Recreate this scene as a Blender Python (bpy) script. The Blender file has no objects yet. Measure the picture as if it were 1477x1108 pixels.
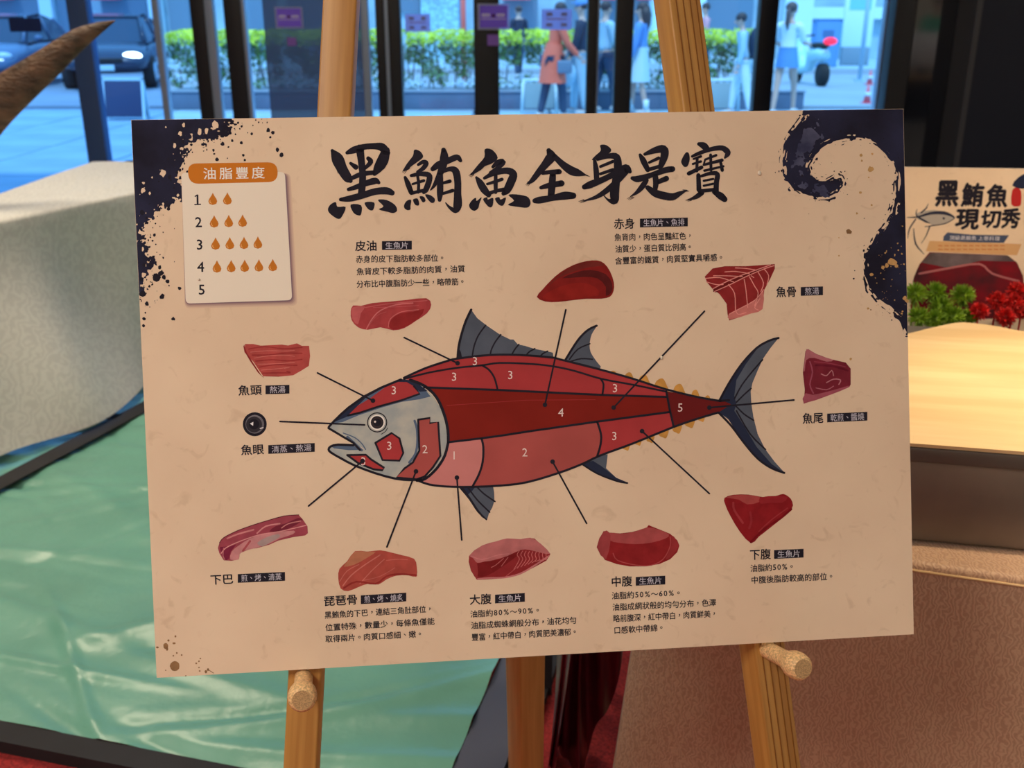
import bpy, bmesh, math, random
import numpy as np
from mathutils import Vector, Matrix, geometry

random.seed(7)
SC = bpy.context.scene
COL = SC.collection
R = math.radians
FPX, PITCH, CAMZ = 1450.0, R(20.2), 1.45     # focal length in pixels of a 1477 x 1108 frame

# ------------------------------------------------------------------ camera
cd = bpy.data.cameras.new('camera'); cam = bpy.data.objects.new('camera', cd); COL.objects.link(cam)
cam.location = (0, 0, CAMZ); cam.rotation_euler = (R(90) - PITCH, 0, 0)
cd.sensor_width = 36; cd.lens = FPX / 1477 * 36; cd.clip_start = 0.05; cd.clip_end = 300
cd.dof.use_dof = True; cd.dof.focus_distance = 1.08; cd.dof.aperture_fstop = 8.0
SC.camera = cam
SC.view_settings.view_transform = 'Standard'; SC.view_settings.look = 'None'
SC.view_settings.gamma = 1; SC.view_settings.use_curve_mapping = False
SC.view_settings.exposure = 0.0

# ------------------------------------------------------------------ sky, sun, room lamps, added lights
w = bpy.data.worlds.new('sky'); SC.world = w; w.use_nodes = True
nt = w.node_tree; bg = nt.nodes['Background']
bg.inputs[0].default_value = (0.17, 0.52, 1.0, 1); bg.inputs[1].default_value = 2.2
sd = bpy.data.lights.new('sun', 'SUN'); sd.energy = 2.6; sd.color = (0.62, 0.86, 1.0); sd.angle = R(6)
so = bpy.data.objects.new('sun', sd); COL.objects.link(so); so.rotation_euler = (R(24), 0, R(-14)); so.location = (0, -5, 12)

def area(name, loc, size, energy, col, rot=(0, 0, 0), sy=None):
    d = bpy.data.lights.new(name, 'AREA'); d.energy = energy; d.color = col; d.size = size
    if sy: d.shape = 'RECTANGLE'; d.size_y = sy
    o = bpy.data.objects.new(name, d); COL.objects.link(o); o.location = loc; o.rotation_euler = rot
    return o
WARM = (1.0, 0.87, 0.74)
area('overhead_area_light', (-1.7, -0.7, 3.3), 1.2, 82, WARM)
area('overhead_area_light', (2.2, -1.2, 3.3), 1.2, 4, WARM)
area('overhead_area_light', (-2.2, 3.9, 3.3), 1.2, 78, (1.0, 0.82, 0.60))  # added light that brightens the top of the left table
area('overhead_area_light', (6.4, -1.7, 3.3), 0.8, 80, (1, .9, .8))  # added to light the counter mirrored in the glossy panel
area('overhead_area_light', (-2.6, 1.6, 3.3), 1.0, 16, (1.0, 0.86, 0.7))
area('overhead_area_light', (1.3, 2.4, 3.3), 0.6, 30, (1.0, .82, .6))
pd = bpy.data.lights.new('counter_spot', 'SPOT'); pd.energy = 135; pd.color = (1.0, .80, .56); pd.spot_size = R(42); pd.spot_blend = .6; pd.shadow_soft_size = .05
p2 = bpy.data.lights.new('added_edge_spot', 'SPOT'); p2.energy = 215; p2.color = (1.0, .78, .50); p2.spot_size = R(30); p2.spot_blend = .5; p2.shadow_soft_size = .04  # second spot, added to brighten the counter's front strip
po2 = bpy.data.objects.new('added_edge_spot', p2); COL.objects.link(po2); po2.location = (1.35, 1.22, 3.3); po2.rotation_euler = (Vector((1.05, 1.25, .7)) - Vector((1.35, 1.22, 3.3))).to_track_quat('-Z', 'Y').to_euler()
po_ = bpy.data.objects.new('counter_spot', pd); COL.objects.link(po_); po_.location = (1.25, 1.1, 3.3); po_.rotation_euler = (Vector((1.38, 1.75, .8)) - Vector((1.25, 1.1, 3.3))).to_track_quat('-Z', 'Y').to_euler()
area('overhead_area_light', (-0.3, -3.4, 3.3), 1.2, 42, WARM)

# ------------------------------------------------------------------ helpers
def s2l(c):
    c = c / 255.0
    return c / 12.92 if c <= 0.04045 else ((c + 0.055) / 1.055) ** 2.4
def lin(rgb): return tuple(s2l(c) for c in rgb)
PAPER = lin((236, 214, 188)); SEEN = lin((200, 166, 134))
LF = tuple(s / p for s, p in zip(SEEN, PAPER))
def ink(rgb):                                    # colour of print that reads as rgb under the room's warm lamps
    return tuple(min(0.9, c / f) for c, f in zip(lin(rgb), LF))

PRINT = ('print', 'ink', 'wash')
def mat(name, col, rough=0.6, metal=0.0, var=None, bump=None, spec=0.4, stretch=None, emit=None, trans=0, col2=None, coat=0):
    if any(k in name for k in PRINT): spec, rough = .06, .75      # matte ink on the board
    m = bpy.data.materials.new(name); m.use_nodes = True
    N = m.node_tree.nodes; L = m.node_tree.links; b = N['Principled BSDF']
    b.inputs['Base Color'].default_value = (*col, 1); b.inputs['Roughness'].default_value = rough
    b.inputs['Metallic'].default_value = metal; b.inputs['Specular IOR Level'].default_value = spec
    b.inputs['Coat Weight'].default_value = coat
    tc = N.new('ShaderNodeTexCoord'); mp = N.new('ShaderNodeMapping'); L.new(tc.outputs['Object'], mp.inputs['Vector'])
    if stretch: mp.inputs['Scale'].default_value = stretch
    if var:                                       # (noise scale, amount[, detail])
        nz = N.new('ShaderNodeTexNoise'); nz.inputs['Scale'].default_value = var[0]
        nz.inputs['Detail'].default_value = var[2] if len(var) > 2 else 4
        L.new(mp.outputs[0], nz.inputs['Vector'])
        cr_ = N.new('ShaderNodeValToRGB'); a = var[1]
        lo = col2 if col2 else tuple(c * (1 - a) for c in col)
        hi = col if col2 else tuple(min(1, c * (1 + a)) for c in col)
        cr_.color_ramp.elements[0].position = 0.35; cr_.color_ramp.elements[1].position = 0.65
        cr_.color_ramp.elements[0].color = (*lo, 1); cr_.color_ramp.elements[1].color = (*hi, 1)
        L.new(nz.outputs['Fac'], cr_.inputs[0]); L.new(cr_.outputs[0], b.inputs['Base Color'])
    if bump:                                      # (scale, strength, distance)
        n2 = N.new('ShaderNodeTexNoise'); n2.inputs['Scale'].default_value = bump[0]; n2.inputs['Detail'].default_value = 5
        L.new(mp.outputs[0], n2.inputs['Vector'])
        bp = N.new('ShaderNodeBump'); bp.inputs['Strength'].default_value = bump[1]; bp.inputs['Distance'].default_value = bump[2]
        L.new(n2.outputs['Fac'], bp.inputs['Height']); L.new(bp.outputs[0], b.inputs['Normal'])
    if emit:
        b.inputs['Emission Color'].default_value = (*emit[0], 1); b.inputs['Emission Strength'].default_value = emit[1]
    return m

def glass(name, tint, refl=1.0, rough=0.0):       # thin architectural glass
    m = bpy.data.materials.new(name); m.use_nodes = True
    N = m.node_tree.nodes; L = m.node_tree.links; N.remove(N['Principled BSDF'])
    t = N.new('ShaderNodeBsdfTransparent'); t.inputs[0].default_value = (*tint, 1)
    g = N.new('ShaderNodeBsdfGlossy'); g.inputs['Roughness'].default_value = rough; g.inputs[0].default_value = (refl, refl, refl, 1)
    f = N.new('ShaderNodeFresnel'); f.inputs[0].default_value = 1.5
    mx = N.new('ShaderNodeMixShader'); L.new(f.outputs[0], mx.inputs[0]); L.new(t.outputs[0], mx.inputs[1]); L.new(g.outputs[0], mx.inputs[2])
    L.new(mx.outputs[0], N['Material Output'].inputs[0])
    return m

def props(o, label=None, cat=None, group=None, kind=None):
    if label: o['label'] = label
    if cat: o['category'] = cat
    if group: o['group'] = group
    if kind: o['kind'] = kind
    return o
def empty(name, loc=(0, 0, 0), label=None, cat=None, group=None, kind=None, rz=0, mw=None, parent=None):
    o = bpy.data.objects.new(name, None); COL.objects.link(o); o.empty_display_size = 0.05
    if mw is not None: o.matrix_world = mw
    else: o.location = loc; o.rotation_euler = (0, 0, rz)
    if parent: o.parent = parent
    return props(o, label, cat, group, kind)

def copy_tree(o, parent=None):
    c = o.copy(); COL.objects.link(c); c.parent = parent
    for ch in list(o.children): copy_tree(ch, c)
    return c

class MB:
    """collects geometry of ONE mesh object"""
    def __init__(s): s.v = []; s.f = []; s.mi = []; s.mats = []; s.sm = []
    def mid(s, m):
        if m not in s.mats: s.mats.append(m)
        return s.mats.index(m)
    def add(s, vs, fs, m, smooth=False):
        b = len(s.v); s.v += [tuple(p) for p in vs]; i = s.mid(m)
        for f in fs: s.f.append([k + b for k in f]); s.mi.append(i); s.sm.append(smooth)
    def box(s, c, d, m, rot=None, bev=0.0):
        x, y, z = d[0] / 2, d[1] / 2, d[2] / 2
        if bev:
            bm = bmesh.new(); bmesh.ops.create_cube(bm, size=1)
            for v in bm.verts: v.co = Vector((v.co.x * d[0], v.co.y * d[1], v.co.z * d[2]))
            bmesh.ops.bevel(bm, geom=list(bm.edges), offset=bev, segments=2, affect='EDGES', profile=0.6)
            vs = [v.co.copy() for v in bm.verts]; fs = [[v.index for v in f.verts] for f in bm.faces]; bm.free()
        else:
            vs = [Vector((a * x, b_ * y, c_ * z)) for a in (-1, 1) for b_ in (-1, 1) for c_ in (-1, 1)]
            fs = [(0, 1, 3, 2), (4, 6, 7, 5), (0, 4, 5, 1), (2, 3, 7, 6), (0, 2, 6, 4), (1, 5, 7, 3)]
        c = Vector(c)
        vs = [(rot @ v if rot else v) + c for v in vs]
        s.add(vs, fs, m, bool(bev))
    def tube(s, pts, rad, m, n=10, cap=True, smooth=True, squash=1.0):
        pts = [Vector(p) for p in pts]; rs = rad if isinstance(rad, (list, tuple)) else [rad] * len(pts)
        vs = []; fs = []; ref = None
        for i, p in enumerate(pts):
            t = (pts[min(i + 1, len(pts) - 1)] - pts[max(i - 1, 0)]).normalized()
            if ref is None: ref = Vector((0, 0, 1)) if abs(t.z) < 0.9 else Vector((0, 1, 0))
            a = t.cross(ref).normalized(); b = t.cross(a).normalized(); ref = -b if b.dot(ref) < 0 else b
            b = ref; a = b.cross(t).normalized()
            for k in range(n):
                an = 2 * math.pi * k / n
                vs.append(p + a * math.cos(an) * rs[i] + b * math.sin(an) * rs[i] * squash)
        for i in range(len(pts) - 1):
            for k in range(n):
                fs.append((i * n + k, i * n + (k + 1) % n, (i + 1) * n + (k + 1) % n, (i + 1) * n + k))
        if cap: fs.append(tuple(range(n - 1, -1, -1))); fs.append(tuple(range((len(pts) - 1) * n, len(pts) * n)))
        s.add(vs, fs, m, smooth)
    def ball(s, c, r, m, nu=12, nv=8, mtx=None):
        rx, ry, rz = r if isinstance(r, (list, tuple)) else (r, r, r); c = Vector(c); vs = []; fs = []
        for j in range(nv + 1):
            ph = math.pi * j / nv
            for k in range(nu):
                th = 2 * math.pi * k / nu
                p = Vector((rx * math.sin(ph) * math.cos(th), ry * math.sin(ph) * math.sin(th), rz * math.cos(ph)))
                vs.append((mtx @ p if mtx else p) + c)
        for j in range(nv):
            for k in range(nu): fs.append((j * nu + k, (j + 1) * nu + k, (j + 1) * nu + (k + 1) % nu, j * nu + (k + 1) % nu))
        s.add(vs, fs, m, True)
    def grid(s, P, m, smooth=True, closed=False):
        nr = len(P); nc = len(P[0]); vs = [p for row in P for p in row]
        fs = [(i * nc + j, i * nc + j + 1, (i + 1) * nc + j + 1, (i + 1) * nc + j) for i in range(nr - 1) for j in range(nc - 1)]
        if closed: fs += [(i * nc + nc - 1, i * nc, (i + 1) * nc, (i + 1) * nc + nc - 1) for i in range(nr - 1)]
        s.add(vs, fs, m, smooth)
    def build(s, name, parent=None, label=None, cat=None, group=None, kind=None, loc=None):
        me = bpy.data.meshes.new(name); me.from_pydata(s.v, [], s.f)
        for m in s.mats: me.materials.append(m)
        me.polygons.foreach_set('material_index', s.mi); me.polygons.foreach_set('use_smooth', s.sm); me.update()
        o = bpy.data.objects.new(name, me); COL.objects.link(o)
        if parent: o.parent = parent
        if loc: o.location = loc
        return props(o, label, cat, group, kind)

# the camera as an instrument: where does the ray of a pixel of the photograph meet a plane of the room?
CX, CY, CZ = Vector((1, 0, 0)), Vector((0, math.cos(PITCH), -math.sin(PITCH))), Vector((0, math.sin(PITCH), math.cos(PITCH)))
CO = Vector((0, 0, CAMZ))
def ray(px, py): return CX * ((px - 738.5) / FPX) + CY + CZ * ((554 - py) / FPX)
def atY(px, py, Y): d = ray(px, py); return CO + d * (Y / d.y)
def atZ(px, py, z): d = ray(px, py); return CO + d * ((z - CAMZ) / d.z)
def on(o, n, px, py): d = ray(px, py); return CO + d * ((o - CO).dot(n) / d.dot(n))

class Plane:
    def __init__(s, o, u, n):
        s.o = Vector(o); s.n = Vector(n).normalized(); s.u = Vector(u); s.u = (s.u - s.n * s.u.dot(s.n)).normalized(); s.v = s.n.cross(s.u)
        s.mw = Matrix((( s.u.x, s.v.x, s.n.x, s.o.x), (s.u.y, s.v.y, s.n.y, s.o.y), (s.u.z, s.v.z, s.n.z, s.o.z), (0, 0, 0, 1)))
    def uv(s, px, py):
        p = on(s.o, s.n, px, py) - s.o
        return (p.dot(s.u), p.dot(s.v))
LAY = 0.00007
def crv(pts, closed=True, n=5):
    out = []; N = len(pts)
    rng = range(N if closed else N - 1)
    for i in rng:
        g = lambda k: pts[k % N] if closed else pts[min(max(k, 0), N - 1)]
        p0, p1, p2, p3 = g(i - 1), g(i), g(i + 1), g(i + 2)
        for k in range(n):
            t = k / n
            out.append(tuple(0.5 * ((2 * b) + (c - a) * t + (2 * a - 5 * b + 4 * c - d) * t * t + (3 * b - a - 3 * c + d) * t ** 3) for a, b, c, d in zip(p0, p1, p2, p3)))
    if not closed: out.append(tuple(pts[-1]))
    return out
class Art:
    """flat print on a plane, drawn in real metres on that plane"""
    def __init__(s, pl, f=None): s.p = pl; s.m = MB(); s.f = f or (lambda x, y: (x, y))
    def P(s, x, y, lay):
        u, v = s.p.uv(*s.f(x, y)); return (u, v, lay * LAY)
    def poly(s, pts, m, lay=1, sm=0):
        if sm: pts = crv(pts, True, sm)
        vs = [Vector(s.P(x, y, lay)) for x, y in pts]
        tri = geometry.tessellate_polygon([vs]); ok = []
        for t in tri:
            a, b, c = (vs[k] for k in t)
            ok.append(t if (b - a).cross(c - a).z > 0 else (t[0], t[2], t[1]))
        s.m.add(vs, ok, m)
    def disc(s, x, y, r, m, lay=1, n=12, ry=None, rnd=0):
        s.poly([(x + r * (1 + rnd * random.uniform(-1, 1)) * math.cos(2 * math.pi * k / n), y + (ry or r) * (1 + rnd * random.uniform(-1, 1)) * math.sin(2 * math.pi * k / n)) for k in range(n)], m, lay)
    def line(s, pts, wd, m, lay=2, sm=0, caps=True, k=1.0):
        """ribbon; pts are (x,y) with one width or (x,y,w)"""
        if len(pts[0]) == 2: pts = [(x, y, wd) for x, y in pts]
        if sm: pts = crv(pts, False, sm)
        L_, R_ = [], []
        for i, (x, y, wv) in enumerate(pts):
            a = pts[max(i - 1, 0)]; b = pts[min(i + 1, len(pts) - 1)]
            dx, dy = b[0] - a[0], b[1] - a[1]; l = math.hypot(dx, dy) or 1
            h = wv * k / 2; L_.append(s.P(x - dy / l * h, y + dx / l * h, lay)); R_.append(s.P(x + dy / l * h, y - dx / l * h, lay))
        n = len(pts); s.m.add(L_ + R_, [(i, i + 1, n + i + 1, n + i) for i in range(n - 1)], m)
        if caps:
            for (x, y, wv) in (pts[0], pts[-1]):
                if wv * k > 0.6: s.disc(x, y, wv * k / 2, m, lay, 10)
    def build(s, name, parent, label=None, kind=None, lay0=0):
        return s.m.build(name, parent, label=label, kind=kind)

GL = {}
def glyph(ch, off=0.012):
    if (ch, off) not in GL:
        c = bpy.data.curves.new('glyph', 'FONT'); c.body = ch; c.size = 1; c.offset = off; c.resolution_u = 2
        o = bpy.data.objects.new('glyph', c); COL.objects.link(o)
        me = bpy.data.meshes.new_from_object(o.evaluated_get(bpy.context.evaluated_depsgraph_get()))
        vs = [tuple(v.co) for v in me.vertices]; fs = [tuple(p.vertices) for p in me.polygons]
        bpy.data.objects.remove(o); bpy.data.curves.remove(c); bpy.data.meshes.remove(me)
        GL[(ch, off)] = (vs, fs)
    return GL[(ch, off)]
def text(A, txt, x0, y0, x1, y1, h, m, lay=3, off=0.012):
    k = off * .8
    sh = ((0, 0),) if off < .006 else ((-k, 0), (k, 0), (0, k), (0, -k))
    """one line of print, middle line from (x0,y0) to (x1,y1), em height h (photo pixels)"""
    adv = [0.62 if ch in '0123456789' else 0.9 if ch == '%' else 1.0 for ch in txt]; tot = sum(adv)
    a = Vector(A.P(x0, y0, lay)); b = Vector(A.P(x1, y1, lay)); e = (b - a) / tot; eu = e.normalized()
    ev = Vector((-eu.y, eu.x, 0)); hm = h * (Vector(A.P(x0 + 10, y0, 0)) - Vector(A.P(x0, y0, 0))).length / 10
    cur = 0
    for ch, ad in zip(txt, adv):
        vs, fs = glyph(ch, 0); xs = [v[0] for v in vs]; ys = [v[1] for v in vs]
        cxg = (min(xs) + max(xs)) / 2 if (ch in '，。、%' or ad < 1) else 0.5
        cyg = (min(ys) + max(ys)) / 2 if ch in '，。、' else 0.38 if ad == 1 else (min(ys) + max(ys)) / 2
        base = a + e * (cur + ad / 2); cur += ad
        sx = min(e.length, hm * 1.08) if ad == 1 else hm
        for i_, (ox, oy) in enumerate(sh):
            A.m.add([tuple(base + eu * (v[0] - cxg + ox) * sx + ev * (v[1] - cyg + oy) * hm + Vector((0, 0, LAY * .1 * i_))) for v in vs], fs, m)
# ------------------------------------------------------------------ materials
M = {}
M['ink'] = mat('black_print', ink((33, 28, 33)), 0.55, var=(30, 0.15))
M['inkblue'] = mat('ink_wash', ink((28, 24, 32)), 0.5, var=(14, 0.3, 6), col2=ink((40, 38, 54)))
M['inkwash2'] = mat('pale_ink_wash', ink((46, 44, 60)), 0.5, var=(40, 0.3, 6), col2=ink((74, 70, 84)))
M['label_text'] = mat('pale_label_print', ink((178, 162, 160)), 0.55)
M['white_num'] = mat('pale_number_print', ink((226, 176, 160)), 0.55)
M['foam'] = mat('white_foam_core', (0.72, 0.70, 0.66), 0.7)

def paper_mat():
    m = mat('printed_paper', PAPER, 0.7, spec=0.12)
    N = m.node_tree.nodes; L = m.node_tree.links; b = N['Principled BSDF']
    tc = N.new('ShaderNodeTexCoord')
    n1 = N.new('ShaderNodeTexNoise'); n1.inputs['Scale'].default_value = 7; n1.inputs['Detail'].default_value = 5
    n2 = N.new('ShaderNodeTexNoise'); n2.inputs['Scale'].default_value = 48; n2.inputs['Detail'].default_value = 6; n2.inputs['Distortion'].default_value = 1.2
    for n in (n1, n2): L.new(tc.outputs['Object'], n.inputs['Vector'])
    r1 = N.new('ShaderNodeValToRGB'); r1.color_ramp.elements[0].position = .3; r1.color_ramp.elements[1].position = .7
    r1.color_ramp.elements[0].color = (PAPER[0] * .93, PAPER[1] * .90, PAPER[2] * .88, 1); r1.color_ramp.elements[1].color = (PAPER[0] * 1.03, PAPER[1] * 1.03, PAPER[2] * 1.02, 1)
    r2 = N.new('ShaderNodeValToRGB'); r2.color_ramp.elements[0].position = .27; r2.color_ramp.elements[1].position = .40
    r2.color_ramp.elements[0].color = (.66, .58, .50, 1); r2.color_ramp.elements[1].color = (1, 1, 1, 1)
    mx = N.new('ShaderNodeMixRGB'); mx.blend_type = 'MULTIPLY'; mx.inputs[0].default_value = 0.3
    L.new(n1.outputs['Fac'], r1.inputs[0]); L.new(n2.outputs['Fac'], r2.inputs[0])
    L.new(r1.outputs[0], mx.inputs[1]); L.new(r2.outputs[0], mx.inputs[2]); L.new(mx.outputs[0], b.inputs['Base Color'])
    bp = N.new('ShaderNodeBump'); bp.inputs['Strength'].default_value = 0.10; bp.inputs['Distance'].default_value = 0.0012
    L.new(n2.outputs['Fac'], bp.inputs['Height']); L.new(bp.outputs[0], b.inputs['Normal'])
    return m
M['paper'] = paper_mat()

# ------------------------------------------------------------------ the display board
# four corners of the A1 board solved for its true pose (width 0.841 m)
def solve_board():
    c = [(189, 173), (1303, 157), (1318, 915), (226, 978)]
    rows = []
    for (u, v), (x, y) in zip([(0, 0), (1, 0), (1, 1), (0, 1)], c):
        x -= 738.5; y -= 554
        rows.append([u, v, 1, 0, 0, 0, -x * u, -x * v, -x]); rows.append([0, 0, 0, u, v, 1, -y * u, -y * v, -y])
    H = np.linalg.svd(np.array(rows, float))[2][-1].reshape(3, 3)
    Mx = np.diag([1 / FPX, 1 / FPX, 1]) @ H
    if Mx[2, 2] < 0: Mx = -Mx
    k = 0.841 / np.linalg.norm(Mx[:, 0]); Mx = Mx * k
    toW = lambda v: CX * v[0] - CZ * v[1] + CY * v[2]
    return CO + toW(Mx[:, 2]), toW(Mx[:, 0]), toW(Mx[:, 1])
B0, BU, BV = solve_board()
BN = BU.cross(-BV).normalized()                       # towards the camera
BP = Plane(B0, BU, BN)
CORN = [BP.uv(*p) for p in ((189, 173), (1303, 157), (1318, 915), (226, 978))]
board = empty('display_board', mw=BP.mw, label='cream printed tuna cuts board standing on the wooden easel', cat='sign')
def panel(pl, corners, th, name, parent, mf, me):
    b = MB(); n = 4
    vs = [(u, v, 0) for u, v in corners] + [(u, v, -th) for u, v in corners]
    b.add(vs, [(3, 2, 1, 0)], mf); b.add(vs, [(4, 5, 6, 7)] + [(k, (k + 1) % 4, 4 + (k + 1) % 4, 4 + k) for k in range(4)], me)
    return b.build(name, parent)
panel(BP, CORN, 0.005, 'panel', board, M['paper'], M['foam'])
A = lambda f=None: Art(BP, f)

# --- fields traced by marching squares: ink splatter and brush wave
def noise2(x, y, seed=0):
    xi = np.floor(x).astype(int); yi = np.floor(y).astype(int); xf = x - xi; yf = y - yi
    def h(a, b):
        n = (a * 374761393 + b * 668265263 + seed * 982451653) & 0xffffffff
        n = ((n ^ (n >> 13)) * 1274126177) & 0xffffffff
        return ((n ^ (n >> 16)) & 0xffff) / 32767.5 - 1
    u = xf * xf * (3 - 2 * xf); v = yf * yf * (3 - 2 * yf)
    return (h(xi, yi) * (1 - u) + h(xi + 1, yi) * u) * (1 - v) + (h(xi, yi + 1) * (1 - u) + h(xi + 1, yi + 1) * u) * v
def sdf(X, Y, pts):
    """signed distance (negative inside) and arc position of the nearest boundary point"""
    best = np.full(X.shape, 1e9); arc = np.zeros(X.shape); ins = np.zeros(X.shape, bool); acc = 0
    n = len(pts)
    for i in range(n):
        ax, ay = pts[i]; bx, by = pts[(i + 1) % n]; dx, dy = bx - ax, by - ay; l2 = dx * dx + dy * dy + 1e-9
        t = np.clip(((X - ax) * dx + (Y - ay) * dy) / l2, 0, 1)
        d = np.hypot(X - ax - t * dx, Y - ay - t * dy); mk = d < best
        best = np.where(mk, d, best); arc = np.where(mk, acc + t * math.sqrt(l2), arc); acc += math.sqrt(l2)
        if ay != by:
            c = ((ay > Y) != (by > Y)) & (X < (bx - ax) * (Y - ay) / (by - ay) + ax); ins ^= c
    return np.where(ins, -best, best), arc
def march(art, x0, y0, x1, y1, st, fn, m, lay):
    xs = np.arange(x0, x1 + st, st); ys = np.arange(y0, y1 + st, st); X, Y = np.meshgrid(xs, ys); F = fn(X, Y)
    ny, nx = F.shape
    for j in range(ny - 1):
        i = 0
        while i < nx - 1:
            q = (F[j, i], F[j, i + 1], F[j + 1, i + 1], F[j + 1, i])
            if max(q) <= 0: i += 1; continue
            if min(q) > 0:
                k = i
                while k < nx - 1 and min(F[j, k], F[j, k + 1], F[j + 1, k + 1], F[j + 1, k]) > 0: k += 1
                c = [(xs[i], ys[j]), (xs[k], ys[j]), (xs[k], ys[j + 1]), (xs[i], ys[j + 1])]; i = k
            else:
                cc = [(xs[i], ys[j]), (xs[i + 1], ys[j]), (xs[i + 1], ys[j + 1]), (xs[i], ys[j + 1])]; c = []
                for a in range(4):
                    b = (a + 1) % 4
                    if q[a] > 0: c.append(cc[a])
                    if (q[a] > 0) != (q[b] > 0):
                        t = q[a] / (q[a] - q[b]); c.append((cc[a][0] + (cc[b][0] - cc[a][0]) * t, cc[a][1] + (cc[b][1] - cc[a][1]) * t))
                i += 1
                if len(c) < 3: continue
            art.m.add([art.P(x, y, lay) for x, y in c], [tuple(range(len(c) - 1, -1, -1))], m)
# board edges (in the photograph) that clip the print
def e_left(y): return 189 + (y - 173) / 805 * 37
def e_top(x): return 173 - (x - 189) / 1114 * 16
def e_right(y): return 1303 + (y - 157) / 758 * 15
def clip(X, Y): return np.minimum(np.minimum(X - 189.3 - (Y - 173) / 805 * 37, Y - 173.3 + (X - 189) / 1114 * 16), 1302.7 + (Y - 157) / 758 * 15 - X)

blob = [(150, 120), (352, 120), (342, 168), (334, 178), (322, 194), (306, 192), (296, 203), (284, 200), (272, 208), (264, 216), (258, 232), (258, 246),
        (251, 253), (262, 262), (264, 280), (250, 286), (238, 292), (226, 300), (214, 312), (203, 326), (203, 345), (207, 360), (214, 372), (216, 384), (207, 392), (203, 408), (206, 418), (196, 430), (190, 440), (150, 440)]
def f_blob(X, Y):
    d, s = sdf(X, Y, blob)
    n = noise2(X / 7.5, Y / 7.5, 1) * 8 + noise2(X / 3.1, Y / 3.1, 2) * 7 + noise2(X / 1.7 + Y * .2, Y / 1.7, 3) * 3
    holes = np.where((Y > 215) | (X > 252), -d - 2 - np.maximum(0, noise2(X / 4.2, Y / 4.2, 9) - .42) * 42 + 0, 1e3)
    return np.minimum(clip(X, Y), np.minimum(-d + n + 5, holes + n * .4 + 9))
A1 = A(); march(A1, 186, 158, 352, 470, 1.3, f_blob, M['inkblue'], 1)
spk = random.Random(5)
def specks(A_, poly, n, spread, m, rmin, rmax, lay, cond):
    for _ in range(n):
        i = spk.randrange(len(poly)); a = poly[i]; b = poly[(i + 1) % len(poly)]; t = spk.random()
        x = a[0] + (b[0] - a[0]) * t + spk.gauss(0, spread); y = a[1] + (b[1] - a[1]) * t + spk.gauss(0, spread)
        r = rmin + (rmax - rmin) * spk.random() ** 2.6
        if cond(x, y, r): A_.disc(x, y, r, m, lay, 7, ry=r * spk.uniform(.7, 1.5), rnd=.25)
okL = lambda x, y, r: x - r > e_left(y) + .4 and y - r > e_top(x) + .4 and y < 520
specks(A1, blob[2:-2], 170, 13, M['ink'], .6, 3.2, 1.5, okL)
specks(A1, blob[18:-1], 80, 18, M['ink'], .5, 2.4, 1.5, okL)
specks(A1, [(330, 185), (372, 170), (395, 172)], 16, 5, M['ink'], .6, 2.6, 1.5, okL)
for x, y, r in ((387, 188, 3), (394, 191, 2.6), (400, 216, 3), (406, 223, 3.2), (390, 198, 1.6), (363, 193, 2), (351, 224, 1.8), (353, 231, 1.8), (335, 203, 2), (321, 208, 3), (313, 230, 3), (309, 222, 1.6),
                (208, 460, 2.4), (207, 470, 2.2), (250, 460, 2.8), (259, 416, 2.6), (234, 428, 4), (242, 406, 3), (226, 400, 6), (232, 394, 4), (212, 438, 3), (206, 424, 5), (272, 440, 3)):
    A1.disc(x, y, r, M['ink'], 1.6, 8, rnd=.3)
hs = random.Random(3)
for _ in range(22):
    x = hs.uniform(200, 330); y = hs.uniform(180, 300); r = .5 + 1.4 * hs.random() ** 3
    if x < 262 or y < 190: A1.disc(x, y, r, M['paper'], 1.8, 6, rnd=.3)
for x, y, r, ry in ((265, 181, 2, 3.5), (260, 193, 2.6, 3), (311, 180, 4, 6), (288, 190, 2.6, 4.5), (298, 189, 3, 5), (235, 250, 4, 5), (206, 275, 3, 4), (216, 279, 1.6, 2), (207, 264, 2, 2), (252, 210, 2, 4)):
    A1.disc(x, y, r, M['paper'], 1.9, 9, ry=ry, rnd=.35)
A1.build('ink_splash', board, 'black ink splatter at the upper left')

wave = [(1178, 130), (1166, 158), (1152, 174), (1140, 190), (1131, 210), (1128, 232), (1132, 254), (1143, 270), (1158, 280), (1176, 285), (1194, 285), (1208, 278), (1217, 265), (1213, 256),
        (1202, 252), (1190, 259), (1178, 258), (1170, 251), (1168, 240), (1174, 226), (1185, 213), (1202, 204), (1224, 199), (1244, 200), (1262, 208), (1277, 221), (1288, 238), (1293, 260), (1292, 285),
        (1286, 306), (1276, 325), (1264, 342), (1252, 360), (1246, 380), (1246, 400), (1252, 418), (1266, 433), (1282, 446), (1298, 462), (1306, 482), (1345, 500), (1345, 130)]
def f_wave(X, Y):
    d, s = sdf(X, Y, wave)
    n = noise2(s / 13, d / 1.9, 4) * .9 + noise2(s / 4.5, d / 1.6, 5) * .55
    v = n - np.where(d > 0, .18 + d / 13, d / 8.5)
    return np.minimum(clip(X, Y), v * 2.2)
A2 = A(); march(A2, 1108, 155, 1312, 512, 1.15, f_wave, M['inkblue'], 1)
okR = lambda x, y, r: x + r < e_right(y) - .4 and y - r > e_top(x) + .4
specks(A2, wave[1:-2], 120, 9, M['ink'], .4, 1.6, 1.5, okR)
washp = [(1150, 215), (1158, 190), (1180, 180), (1190, 195), (1172, 212), (1164, 232), (1160, 250), (1172, 266), (1192, 270), (1210, 262), (1212, 270), (1196, 282), (1172, 281), (1154, 268), (1146, 245)]
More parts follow.
